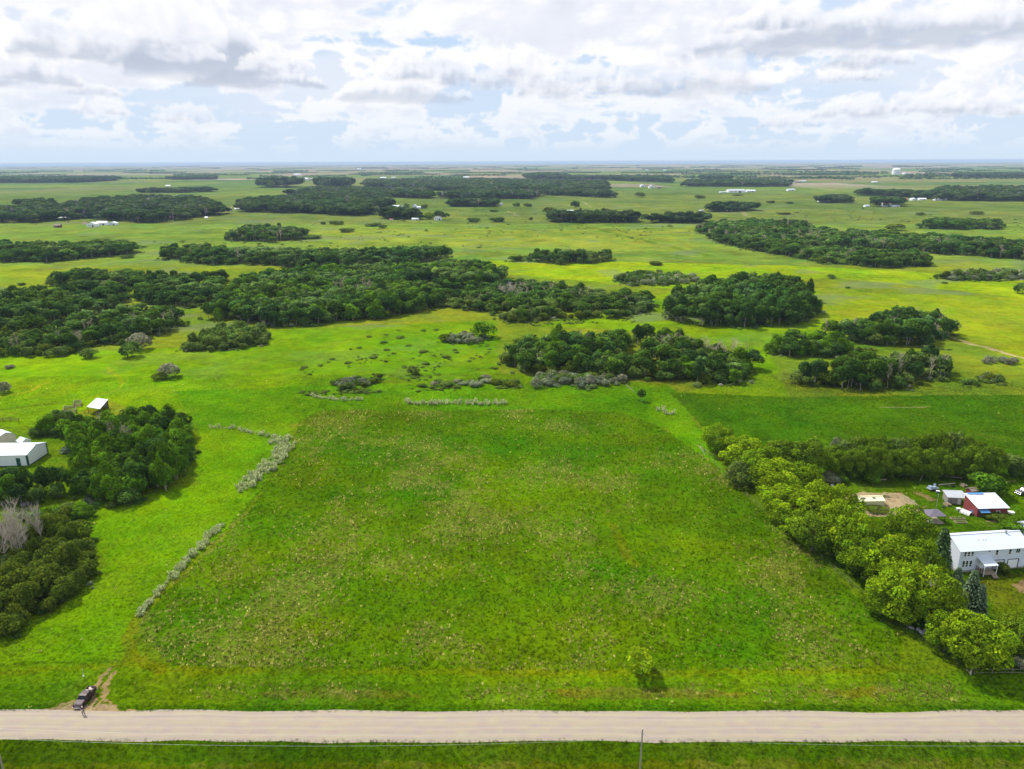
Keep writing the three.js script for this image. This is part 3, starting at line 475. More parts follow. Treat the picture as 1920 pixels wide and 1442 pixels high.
// ---------------------------------------------------------------- woods
// [phrase, outline in pixels of the ground they stand on, spacing m, height m, share of kinds, options]
const woods = [
  ['the left edge clump nearest the road', [-140, 1215, 0, 1200, 90, 1148, 150, 1105, 190, 1058, 186, 1020, 130, 1004, 60, 1000, -140, 1010], 3.1, 7.6, { willow: 1 }, { tint: 1 }],
  ['the low brush between the two left groves', [60, 985, 110, 990, 165, 975, 180, 962, 120, 955, 60, 965], 3.2, 2.6, { willow: 0.5, brush: 0.5 }],
  ['the left grove beside the white shed', [-140, 935, 60, 940, 150, 928, 230, 945, 300, 930, 345, 890, 366, 850, 360, 812, 335, 797, 250, 797, 180, 806, 150, 830, 140, 858, 150, 882, 110, 912, 0, 924, -140, 926], 3.5, 7.4, { brush: 0.62, aspen: 0.38 }, { bareIn: [190, 830, 270, 850, 270, 870, 200, 870], }],
  ['the dark bushes behind the white shed', [52, 815, 130, 822, 150, 806, 130, 800, 62, 800], 3.4, 5.2, { brush: 0.5, willow: 0.5 }, { dark: 1 }],
  ['the leafy bank left of the willow', [-120, 668, 60, 670, 62, 642, -120, 640], 4, 7, { willow: 0.7, aspen: 0.3 }, { bare: 0.18 }],
  ['the brush patch beside the left bank', [72, 666, 150, 668, 166, 652, 150, 640, 82, 642], 4, 6, { willow: 0.8, aspen: 0.2 }, { bare: 0.18 }],
  ['the lower left wood', [110, 632, 170, 645, 225, 650, 282, 632, 335, 612, 330, 592, 260, 602, 190, 602, 120, 616], 4.4, 7.5, { aspen: 0.6, willow: 0.4 }, { bare: 0.08 }],
  ['the far left wood mass', [-140, 625, 40, 628, 112, 612, 127, 582, 120, 562, 60, 562, -140, 575], 4.8, 8.5, { aspen: 0.9, willow: 0.1 }],
  ['the left wood above the cut', [115, 587, 165, 592, 236, 577, 240, 555, 180, 553, 125, 562], 4.8, 8, { aspen: 0.8, willow: 0.2 }],
  ['the long grove on the left rise', [84, 535, 190, 541, 332, 545, 345, 531, 250, 526, 110, 524], 4.8, 8, { aspen: 0.85, willow: 0.15 }],
  ['the slanting grove left of the cut', [240, 562, 300, 572, 350, 582, 402, 562, 430, 535, 420, 526, 330, 542, 250, 548], 4.8, 7.5, { aspen: 0.8, willow: 0.2 }],
  ['the round willow thicket on the left meadow', [345, 655, 380, 662, 450, 655, 500, 640, 502, 630, 440, 624, 378, 634], 3.6, 5.4, { willow: 1 }, { tint: 2 }],
  ['the great central wood', [392, 598, 480, 608, 520, 613, 600, 609, 690, 602, 760, 592, 800, 580, 838, 560, 900, 545, 945, 535, 945, 518, 900, 512, 840, 511, 700, 517, 560, 523, 480, 533, 430, 552, 395, 575], 5.0, 8.6, { aspen: 0.78, brush: 0.22 }, { bareIn: [615, 560, 700, 568, 700, 552, 620, 550] }],
  ['the bushy right wing of the central wood', [800, 582, 850, 577, 905, 588, 950, 603, 1005, 606, 1100, 599, 1200, 586, 1216, 572, 1190, 561, 1100, 552, 1050, 542, 960, 536, 850, 560], 4.4, 6.2, { willow: 0.6, aspen: 0.4 }, { bareIn: [930, 565, 1000, 565, 1000, 545, 935, 548], bare: 0.05 }],
  ['the long belt above the central wood', [310, 486, 400, 496, 520, 499, 600, 503, 700, 501, 842, 488, 846, 480, 720, 486, 560, 486, 420, 480, 320, 477], 5.4, 9, { aspen: 0.9, willow: 0.1 }, { bare: 0.06 }],
  ['the small bluff on the bright meadow', [965, 490, 1060, 497, 1146, 488, 1140, 484, 1000, 486], 5, 8, { aspen: 0.6, willow: 0.4 }, { bare: 0.08 }],
  ['the tall dark grove right of centre', [1248, 600, 1300, 612, 1400, 618, 1500, 612, 1520, 598, 1516, 565, 1482, 546, 1400, 543, 1330, 548, 1290, 565, 1255, 585], 4.6, 11, { aspen: 1 }, { dark: 1 }],
  ['the pale shrub patch by the tall grove', [1150, 526, 1200, 536, 1290, 534, 1316, 522, 1200, 517], 4.4, 4.5, { willow: 0.6, greybush: 0.4 }, { tint: 2 }],
  ['the long grove behind the hayfield', [925, 688, 960, 698, 1080, 702, 1130, 708, 1222, 708, 1300, 712, 1400, 722, 1412, 695, 1390, 672, 1300, 655, 1180, 645, 1100, 645, 1000, 650, 940, 662], 4.2, 7.6, { aspen: 0.55, willow: 0.25, brush: 0.2 }, { bareIn: [1240, 668, 1400, 690, 1400, 672, 1250, 655], bare: 0.05 }],
  ['the round topped bluff on the right', [1445, 660, 1520, 673, 1592, 669, 1602, 655, 1540, 643, 1460, 643], 4.2, 6.5, { brush: 0.5, aspen: 0.5 }, { dark: 1 }],
  ['the big right bluff by the trail', [1550, 635, 1640, 650, 1740, 650, 1782, 636, 1772, 618, 1700, 613, 1600, 614], 4.4, 9, { aspen: 0.75, willow: 0.25 }, { bare: 0.1 }],
  ['the open aspen bluff with white trunks', [1480, 722, 1560, 730, 1640, 735, 1720, 725, 1782, 712, 1776, 696, 1650, 696, 1520, 700], 4.0, 8.2, { aspen: 0.85, willow: 0.15 }, { bare: 0.16 }],
  ['the right hand wood on the plain', [1310, 437, 1350, 456, 1420, 471, 1480, 481, 1530, 470, 1640, 466, 1640, 447, 1525, 441, 1520, 427, 1420, 423, 1330, 428], 6.5, 9, { aspen: 0.7, willow: 0.3 }, { bare: 0.12 }],
  ['the near lobe of the right hand wood', [1475, 482, 1560, 496, 1650, 503, 1746, 501, 1740, 488, 1640, 483, 1540, 476], 5.6, 8, { aspen: 0.6, willow: 0.4 }, { bare: 0.1 }],
  ['the wood running off the right edge', [1640, 466, 1700, 471, 1800, 479, 1920, 487, 2050, 492, 2050, 470, 1920, 466, 1800, 458, 1640, 448], 6.5, 8.5, { aspen: 0.7, willow: 0.3 }, { bare: 0.1 }],
  ['the small wood at the far right', [1720, 429, 1870, 431, 1882, 424, 1750, 420], 6.5, 8.5, { aspen: 0.9, willow: 0.1 }],
  ['the wood at the left edge of the plain', [-140, 490, 80, 493, 200, 483, 262, 474, 230, 467, 100, 470, -140, 464], 6, 8.5, { aspen: 0.9, willow: 0.1 }],
  ['the bluff left of centre on the plain', [430, 453, 520, 455, 576, 447, 560, 438, 460, 435], 5.8, 9, { aspen: 0.8, willow: 0.2 }, { bare: 0.12 }],
  ['the shrubs right of the tall grove', [1745, 522, 1800, 527, 1880, 527, 1960, 520, 1900, 514, 1780, 516], 5, 5, { willow: 0.7, greybush: 0.3 }],
  ['the grey bushes below the long grove', [985, 722, 1040, 727, 1110, 722, 1170, 718, 1165, 708, 1040, 708, 990, 712], 3.4, 3.2, { greybush: 0.7, willow: 0.3 }],
  ['the bushes right of the open bluff', [1790, 722, 1830, 722, 1868, 716, 1866, 704, 1820, 708], 4, 4.2, { willow: 1 }],
  ['the brown brush beside the trail', [1830, 682, 1870, 690, 1898, 686, 1890, 676, 1840, 674], 3.4, 2.6, { greybush: 1 }],
  ['the shrubs in the middle meadow', [625, 728, 660, 732, 710, 722, 705, 712, 650, 716], 3, 2.6, { willow: 0.6, greybush: 0.4 }],
  ['the round grey shrubs left of the long grove', [838, 640, 870, 645, 915, 640, 915, 630, 860, 630], 3.4, 3.2, { greybush: 0.8, willow: 0.2 }],
  ['the low scrub below the long grove', [725, 728, 800, 722, 900, 722, 985, 726, 980, 716, 900, 706, 790, 712], 4.6, 1.6, { willow: 0.7, greybush: 0.3 }],
  ['the sparse scrub on the middle meadow', [560, 690, 640, 640, 760, 615, 900, 612, 920, 660, 900, 700, 780, 690, 680, 700], 15, 0.9, { willow: 1 }, { tint: 2 }],
];
const farWoods = [
  ['the grey wood by the far left farm', [-60, 417, 80, 418, 150, 410, 290, 419, 420, 402, 414, 390, 360, 378, 250, 376, 150, 384, 110, 394, -60, 402], 8, 9, 0.25],
  ['the far left clump above the grey wood', [38, 394, 95, 394, 100, 387, 45, 387], 8, 10, 0],
  ['the wood left of the white farm', [455, 396, 520, 400, 570, 402, 690, 405, 732, 386, 720, 372, 600, 368, 450, 386], 8, 9, 0.15],
  ['the long far wood in the middle', [545, 366, 690, 370, 815, 373, 800, 362, 600, 357], 9, 9, 0.2],
  ['the broad far wood behind', [680, 352, 820, 358, 1060, 364, 1140, 358, 1130, 346, 900, 340, 690, 342], 11, 10, 0.1],
  ['the far wood before the broad one', [820, 373, 1000, 374, 1010, 366, 880, 362], 9, 9, 0.25],
  ['the far belt right of the white farm', [840, 388, 935, 388, 930, 382, 850, 382], 8, 8, 0.1],
  ['the far wood on the middle right', [1010, 366, 1150, 372, 1145, 364, 1060, 358], 9, 8, 0.2],
  ['the far strip below the lane', [1030, 417, 1100, 419, 1195, 418, 1190, 411, 1040, 410], 6.5, 8.5, 0.1],
  ['the far strip right of the bare patch', [1212, 419, 1335, 419, 1330, 412, 1215, 413], 6.5, 7.5, 0],
  ['the trees round the middle farmyard', [720, 412, 795, 413, 790, 405, 725, 404], 7, 9, 0],
  ['the far right wood', [1755, 376, 1920, 378, 2050, 380, 2050, 362, 1920, 358, 1760, 360], 10, 10, 0.2],
  ['the far right wood\'s left arm', [1605, 367, 1660, 368, 1760, 374, 1755, 366, 1620, 362], 9, 8, 0.1],
  ['the far wood by the long barn', [1280, 350, 1380, 351, 1480, 350, 1475, 343, 1290, 342], 12, 9, 0.1],
  ['the far trees above the long barn', [1310, 338, 1372, 338, 1365, 334, 1315, 334], 14, 11, 0],
  ['the far left shelterbelt', [-60, 343, 140, 343, 220, 339, 215, 336, -60, 337], 13, 12, 0],
  ['the far shelterbelt right of it', [320, 337, 405, 337, 400, 334, 325, 334], 14, 10, 0],
  ['the dark trees on the pale field', [495, 352, 565, 352, 560, 349, 500, 349], 12, 20, 0],
  ['the tall far trees in the middle', [595, 352, 650, 352, 670, 349, 600, 346], 12, 18, 0],
  ['the far scattered grove on the left', [260, 363, 330, 362, 410, 360, 400, 356, 270, 359], 10, 7, 0],
  ['the far farm trees on the right', [1540, 381, 1605, 382, 1600, 376, 1545, 376], 10, 8, 0],
  ['the farm trees beside the red roof', [1640, 388, 1692, 388, 1690, 382, 1642, 382], 9, 9, 0],
  ['the far trees by the white yard', [1315, 397, 1365, 398, 1420, 396, 1415, 391, 1325, 390], 8, 8, 0],
  ['the far right shelterbelt', [1780, 333, 1920, 335, 2050, 336, 2050, 331, 1800, 329], 15, 12, 0],
  ['the far grove near the horizon farm', [1015, 337, 1130, 338, 1260, 343, 1250, 336, 1020, 333], 16, 11, 0],
  ['the dark trees on the brown field', [985, 336, 1012, 337, 1045, 336, 1060, 334, 990, 333], 14, 16, 0],
];
const inPoly = (x, z, p) => { let c = false; for (let i = 0, j = p.length - 1; i < p.length; j = i++) if ((p[i].z > z) !== (p[j].z > z) && x < (p[j].x - p[i].x) * (z - p[i].z) / (p[j].z - p[i].z) + p[i].x) c = !c; return c; };
const all = [];
function scatter(list, far) {
  list.forEach(([phrase, outline, gap, h, share, o = {}], wi) => {
    const poly = P(...outline), warpBy = far ? gap * 3.4 : Math.min(gap * 2.4, 12), inW = (x, z) => inPoly(x + (fbm(x / (warpBy * 2.2) + wi, z / (warpBy * 2.2), 3) - 0.5) * 2 * warpBy, z + (fbm(x / (warpBy * 2.2), z / (warpBy * 2.2) + 70, 3) - 0.5) * 2 * warpBy, poly), r = mulberry(9000 + wi * 31 + (far ? 5000 : 0)); let x0 = 1e9, x1 = -1e9, z0 = 1e9, z1 = -1e9; for (const p of poly) { x0 = Math.min(x0, p.x); x1 = Math.max(x1, p.x); z0 = Math.min(z0, p.z); z1 = Math.max(z1, p.z); }
    const barePoly = o.bareIn && P(...o.bareIn), wood = { phrase, far, list: [] };
    const dz = far ? gap * 1.25 : gap;
    for (let z = z0; z < z1; z += dz) for (let x = x0; x < x1; x += gap) {
      const px = x + (r() - 0.5) * gap * 1.1, pz = z + (r() - 0.5) * dz * 1.1; if (!inW(px, pz)) continue;
      const edge = !inW(px, pz + gap * 1.2) || !inW(px + gap, pz) || !inW(px - gap, pz), patch = fbm(px / 22 + wi, pz / 22 + 5, 2);
      if (!far && gap < 6 && patch < 0.27 && !edge) continue;
      let kind; const sh = far ? { aspen: 0.8, willow: 0.2 } : share; let t = clamp(r() * 0.75 + (patch - 0.25) * 0.5); for (const k in sh) { kind = k; t -= sh[k]; if (t <= 0) break; }
      const bareShare = far ? share * sstep(0.35, 0.6, patch) * 0.7 : (o.bare ?? 0) * 1.3 * sstep(0.35, 0.65, patch);
      if ((barePoly && inPoly(px, pz, barePoly) && r() < 0.75) || r() < bareShare) kind = 'bare';
      let hh = h * (0.64 + 0.58 * r()) * (0.86 + 0.3 * fbm(px / 14 + 40, pz / 14, 2)); if (edge && kind !== 'bare' && !far && h > 3) { if (r() < 0.35) kind = kind === 'greybush' ? kind : 'willow'; hh *= kind === 'willow' ? 0.5 : 0.86; } else if (kind === 'willow' && h > 5.5) hh *= 0.72;
      if (kind === 'greybush' && h > 4) hh *= 0.8;
      hh *= far ? 1.65 : h > 4 ? 1.24 : 1.05; const wide = (far ? 1.25 : 1) * gap * (kind === 'bare' ? 0.58 : 0.8) * (0.72 + 0.75 * r());
      wood.list.push({ kind, p: new THREE.Vector3(px, 0, pz), r: h < 2 ? hh * (1.1 + 1.2 * r()) : Math.min(wide, hh * 0.8), h: hh, wood, t: o.dark ? 0 : undefined, o });
      if (edge && !far && h > 3 && r() < 0.85) for (let s = 0; s < 3; s++) { const lowH = 0.5 + 1.7 * r() * r(); wood.list.push({ kind: r() < 0.2 ? 'greybush' : 'willow', p: new THREE.Vector3(px + (r() - 0.5) * gap * 2.6, 0, pz + (r() - 0.35) * gap * 2.2), r: lowH * (0.7 + 0.7 * r()), h: lowH, wood, low: true, o }); }
    }
    all.push(wood);
  });
}
scatter(woods, false); scatter(farWoods, true);
{ // how much of the picture each plant shows: near ones first, counting cells not yet covered
  const every = all.flatMap((w) => w.list).sort((a, b) => b.p.z - a.p.z), cell = 4, cw = 480, ch = 362, grid = new Uint8Array(cw * ch);
  for (const q of every) {
    const [x, y] = toPx(q.p), top = toPx(new THREE.Vector3(q.p.x, q.h, q.p.z)), half = q.r / metresPerPx(q.p); q.score = 0;
    for (let v = Math.floor(top[1] / cell); v <= Math.floor(y / cell); v++) for (let u = Math.floor((x - half) / cell); u <= Math.floor((x + half) / cell); u++) if (u >= 0 && u < cw && v >= 0 && v < ch && !grid[v * cw + u]) { grid[v * cw + u] = 1; q.score++; }
  }
  const most = { aspen: 300, brush: 240, willow: 280, greybush: 90, bare: 130 }, cats = { aspen: 'aspen', brush: 'poplar', willow: 'willow bush', greybush: 'grey willow', bare: 'bare aspen' };
  for (const k in most) every.filter((q) => q.kind === k && q.score > 1 && !q.wood.far && !q.low).sort((a, b) => b.score - a.score).slice(0, most[k]).forEach((q) => { q.single = true; });
  const merged = new Map();
  const whole = (kind, v) => {                        // a plant in one piece for the crowds, two materials
    const key = kind + v; if (!merged.has(key)) { const k = K[kind], c = k.far[v].clone(); merged.set(key, c); } return merged.get(key);
  };
  const stemFar = (() => { const L = new Leaves(31); L.stick(new THREE.Vector3(0, -0.02, 0), new THREE.Vector3(0.05, 1.9, 0.03), 0.06, 0.03, [1, 1, 1], 4); return L.build(); })();
  const r = mulberry(321), m4 = new THREE.Matrix4(), q4 = new THREE.Quaternion(), sc = new THREE.Vector3(), col = new THREE.Color();
  let ns = 0, nm = 0; const plural = { aspen: 'aspens', brush: 'poplars', willow: 'willow bushes', greybush: 'grey willows', bare: 'bare aspens' };
  for (const w of all) {
    const rest = new Map(), stems = [], lo = { x: 1e9, z: 1e9 }, hi = { x: -1e9, z: -1e9 }; w.mean = w.list.reduce((a, q) => a + q.h, 0) / w.list.length;
    for (const q of w.list) for (const c of ['x', 'z']) { lo[c] = Math.min(lo[c], q.p[c]); hi[c] = Math.max(hi[c], q.p[c]); }
    w.side = (v, c) => (v - lo[c]) / Math.max(1, hi[c] - lo[c]);
    for (const q of w.list) {
      if (q.single) {
        const where = q.wood.phrase, what = cats[q.kind], fx = w.side(q.p.x, 'x'), fz = w.side(q.p.z, 'z');
        let label = `${q.h > w.mean * 1.08 ? 'tall ' : q.h < w.mean * 0.8 ? 'low ' : ''}${what} at the ${fz > 0.62 ? 'front' : fz < 0.38 ? 'back' : 'middle'} ${fx < 0.2 ? 'far left' : fx < 0.4 ? 'left' : fx < 0.6 ? 'centre' : fx < 0.8 ? 'right' : 'far right'} of ${where}`; if (label.split(' ').length > 16) label = label.replace(/^(tall|low) /, '').replace(' at the ', ' '); 
        plant(q.kind, q.p, q.r, q.h, label, `${plural[q.kind]} of ${where}`, { t: q.kind === 'bare' ? 0 : q.t ?? q.o.tint ?? undefined }); ns++; continue;
      }
      const v = Math.floor(r() * K[q.kind].far.length), t = 0, key = q.kind + '|' + v; if (!rest.has(key)) rest.set(key, []); rest.get(key).push([q, t]); nm++;
      if (!w.far && q.kind !== 'bare' && q.kind !== 'greybush' && q.h > 5) stems.push(q);
    }
    if (!rest.size) continue;
    const g = new THREE.Group(); g.name = numbered(w.far ? 'distant_wood' : 'wood_interior'); tag(g, (w.far ? 'mass of distant trees, ' : 'crowded trees filling ') + w.phrase, 'wood', null, 'stuff'); scene.add(g);
    const inst = (name, geo, mat, list, shape, tint) => { const im = new THREE.InstancedMesh(geo, mat, list.length); im.name = name; im.castShadow = im.receiveShadow = true; im.userData.kind = 'stuff'; list.forEach((e, i) => { shape(e); im.setMatrixAt(i, m4); if (tint && list.length > 8) im.setColorAt(i, tint(e)); }); g.add(im); };
    for (const [key, list] of rest) {
      const [kind, v] = key.split('|'), k = K[kind]; list.splice(0, list.length, ...list);
      inst('crowns', whole(kind, +v), k.leaf[0], list, ([q]) => { q4.setFromAxisAngle(UPV, r() * 6.283); m4.compose(new THREE.Vector3(q.p.x, groundY(q.p.x, q.p.z) - 0.02, q.p.z), q4, sc.set(q.r, q.h / k.top, q.r)); }, ([q]) => { const a = fbm(q.p.x / 26 + 60, q.p.z / 26 + 11, 3), f = (w.far ? 0.64 : 1) * (0.72 + 0.4 * r()) * (0.42 + 1.4 * a), wn = fbm(q.p.x / 40 + 6, q.p.z / 40 + 31, 2) - 0.5, g = sstep(0.52, 0.64, fbm(q.p.x / 30 + 160, q.p.z / 30 + 11, 3)); return col.setRGB((w.far ? 1.08 : 1) * f * (1 + wn * 0.7 + g * 0.6), f * (1 + wn * 0.2 + g * 0.3), (w.far ? 1.5 : 1) * f * (1 - wn * 0.5 + g * 1.2)); });
    }
    if (stems.length) inst('trunks', stemFar, M.barkPale, stems, (q) => { q4.setFromAxisAngle(UPV, r() * 6.283); m4.compose(new THREE.Vector3(q.p.x, groundY(q.p.x, q.p.z) - 0.02, q.p.z), q4, sc.set(q.r, q.h / 3.2, q.r)); });
  }
  { const rr = mulberry(17); for (let k = 0; k < 34; k++) { const x = -40 + 132 * rr(), y = 1095 - (x + 40) * 0.35 - 45 * rr(), b = GY(x, y); plant('bare', b, 2 + 1.4 * rr(), 11 + 4 * rr(), (x < 10 ? 'leftmost of the' : x < 50 ? 'one of the middle' : 'rightmost of the') + ' tall pale leafless aspens behind the left edge willows', 'leafless aspens behind the left edge willows', { mat: M.barkDead }); } }
  console.log('plants: single', ns, 'in masses', nm);
}

// ---------------------------------------------------------------- standing grass of the near ground, far too many blades to count
{
  const tuftGeo = (seed, n, w, h, spread) => {
    const r = mulberry(seed), p = [], nn = [], c = [], ix = [];
    for (let k = 0; k < n; k++) {
      const a = r() * 6.283, q = Math.sqrt(r()) * spread, x = Math.cos(a) * q, z = Math.sin(a) * q, t = r() * 6.283, lx = Math.cos(t) * w * (0.6 + r() * 0.8), lz = Math.sin(t) * w * (0.6 + r() * 0.8), hh = h * (0.55 + 0.7 * r()), tone = 0.75 + 0.5 * r(), b = p.length / 3, ox = (r() - 0.5) * hh * 1.1, oz = (r() - 0.5) * hh * 1.1;
      p.push(x - lx, -0.03, z - lz, x + lx, -0.03, z + lz, x + ox, hh, z + oz);
      for (let s = 0; s < 3; s++) { nn.push(ox * 0.5, 0.9, oz * 0.5); c.push(tone, tone, tone); }
      ix.push(b, b + 1, b + 2);
    }
    const g = new THREE.BufferGeometry(); g.setAttribute('position', new THREE.Float32BufferAttribute(p, 3)); g.setAttribute('normal', new THREE.Float32BufferAttribute(nn, 3)); g.setAttribute('color', new THREE.Float32BufferAttribute(c, 3)); g.setIndex(ix); return g;
  };
  const mat = new THREE.MeshPhysicalMaterial({ color: 0xffffff, vertexColors: true, roughness: 1, transmission: 0.45, side: THREE.DoubleSide }); mat.specularIntensity = 0; mat.name = 'grass blades';
  const straw = new THREE.Color().setRGB(0.62, 0.60, 0.16), r = mulberry(555), m4 = new THREE.Matrix4(), q4 = new THREE.Quaternion(), col = new THREE.Color(), e = new THREE.Euler(), v = new THREE.Vector3(), s = new THREE.Vector3();
  const sets = { green: [], tall: [], dry: [] };
  const seen = (x, z) => { const [a, b] = toPx(new THREE.Vector3(x, 0, z)); return a > -60 && a < 1980 && b < 1500; };
  let n = 0; const eA = G(262, 1150), eB = G(545, 835), ed = eB.clone().sub(eA).setY(0).normalize();
  while (n < 300000) {
    // denser near the camera: pick by the row of the picture it falls on, at its real place
    const z = -(80 + 245 * Math.pow(r(), 1.15)), x = (r() - 0.5) * 2 * Math.min(224, 30 - z * 0.82); n++;
    const far = lineZ(roadA, x), near = lineZ(roadB, x), creep = 0.7 * vn(x / 1.3, 4) * vn(x / 6, 9); if (z > far - 0.05 + creep && z < near + 0.05 - creep) continue; if (!seen(x, z)) continue;
    const y = groundY(x, z), field = inPoly(x, z, FIELD), ditch = z > far - 12, south = z > near;
    groundColor(x, z, col); if (col.r > col.g * 1.0) { if (r() < 0.85) continue; }
    const al = x * ed.x + z * ed.z, ac = x * ed.z - z * ed.x, patch = fbm(x / 16 + 12, z / 16 + 88, 3) * 0.55 + fbm(x / 2.6 + 7, z / 2.6 + 3, 2) * 0.25 + fbm(al / 26 + 5, ac / 1.7 + 30, 2) * 0.2, dryP = field ? sstep(0.42, 0.64, patch) * 0.45 + 0.03 : ditch && Math.abs(x - G(178, 1310).x) > 11 ? sstep(0.5, 0.64, patch) * 0.3 * sstep(2.5, 4, far - z) * (1 - sstep(7.5, 9, far - z)) : 0.004;
    if (field && r() < 0.3) { if (!(r() < dryP)) continue; }
    const isDry = r() < dryP && !south; const f = field ? 0.95 + 0.55 * r() : 0.95 + 0.5 * r();
    const size = isDry ? 0.5 + 0.65 * r() : field ? 0.45 + 0.5 * r() : 0.42 + 0.42 * r();
    const c = isDry ? straw.clone().multiplyScalar(0.6 + 0.75 * r()).lerp(col, 0.75 * r()) : col.clone().multiplyScalar(f); if (!isDry) { c.r *= 0.92 + 0.16 * r(); }
    (isDry ? sets.dry : field && r() < 0.2 ? sets.tall : sets.green).push([x, y, z, size, c]);
  }
  const kinds = { green: [tuftGeo(1, 11, 0.05, 0.34, 0.42), 'meadow_grass', 'short green grass growing over meadow and ditch'], tall: [tuftGeo(2, 10, 0.07, 0.55, 0.34), 'hay_grass', 'taller green hay standing in the field'], dry: [tuftGeo(3, 9, 0.075, 0.5, 0.26), 'dry_grass', 'bleached straw coloured tufts scattered over the hayfield'] };
  for (const k in sets) {
    const im = new THREE.InstancedMesh(kinds[k][0], mat, sets[k].length); im.name = kinds[k][1]; tag(im, kinds[k][2], 'grass', null, 'stuff'); im.receiveShadow = im.castShadow = true;
    sets[k].forEach(([x, y, z, size, c], i) => { q4.setFromEuler(e.set((r() - 0.5) * 0.3, r() * 6.283, (r() - 0.5) * 0.3)); m4.compose(v.set(x, y, z), q4, s.set(size, size * (0.75 + 0.5 * r()), size)); im.setMatrixAt(i, m4); im.setColorAt(i, c); });
    scene.add(im);
  }
  console.log('tufts', sets.green.length, sets.tall.length, sets.dry.length);
}
// ---------------------------------------------------------------- silver shrubs along the field's edge
{
  const r = mulberry(808), shrubs = [];
  const row = (pts, gap, wide, size, where) => {
    const L = P(...pts); for (let k = 0; k + 1 < L.length; k++) { const a = L[k], b = L[k + 1], n = Math.max(1, Math.round(a.distanceTo(b) / gap)); for (let i = 0; i < n; i++) { const p = a.clone().lerp(b, (i + r()) / n); p.x += (r() - 0.5) * wide; p.z += (r() - 0.5) * wide; const q = size * (0.5 + 0.8 * r()); shrubs.push([p, q, q * (1.3 + 0.9 * r()), where, (k + (i + 0.5) / n) / (L.length - 1)]); } }
  };
  row([390, 800, 440, 803, 480, 812, 520, 820], 0.9, 1.6, 0.75, 'the thin hooked hedge at left');
  row([520, 822, 538, 834, 520, 860, 490, 885, 458, 918], 0.3, 6, 0.9, 'the thick hooked hedge at left');
  row([415, 985, 385, 1015, 350, 1050, 322, 1085], 0.42, 2.2, 0.72, 'the upper straight hedge at left');
  row([322, 1085, 300, 1108, 280, 1130, 258, 1158], 0.5, 1.1, 0.62, 'the lower straight hedge at left');
  row([582, 742, 600, 747, 640, 751, 682, 750], 0.8, 1.8, 0.8, 'the left far edge patch');
  row([760, 755, 800, 758, 850, 757, 900, 758, 952, 757], 0.75, 3, 0.95, 'the long far edge patch');
  row([1238, 768, 1250, 778, 1262, 776], 1.0, 3, 0.9, 'the bright strip patch');
  // the three hundred that show largest stand singly; the few farthest share one object
  shrubs.sort((a, b) => b[1] / -b[0].z - a[1] / -a[0].z);
  for (const [p, q, h, where, at] of shrubs.slice(0, 300)) plant('silver', p, q, h, `${q > 0.85 ? 'large' : q < 0.5 ? 'small' : 'middling'} silvery shrub ${at < 0.34 ? 'in the first third' : at < 0.67 ? 'in the middle' : 'in the last third'} of ${where}`, 'silver shrubs of ' + where, {});
  const rest = shrubs.slice(300), im = new THREE.InstancedMesh(K.silver.near[0], M.silver[0], rest.length), m4 = new THREE.Matrix4(), q4 = new THREE.Quaternion(); im.name = 'silver_undergrowth'; im.castShadow = im.receiveShadow = true;
  rest.forEach(([p, q, h], i) => { m4.compose(new THREE.Vector3(p.x, groundY(p.x, p.z) - 0.02, p.z), q4.setFromAxisAngle(UPV, r() * 6.283), new THREE.Vector3(q, h / 1.5, q)); im.setMatrixAt(i, m4); });
  tag(im, 'smallest silvery shrubs among the silver hedges round the hayfield', 'shrubs', null, 'stuff'); scene.add(im);
}
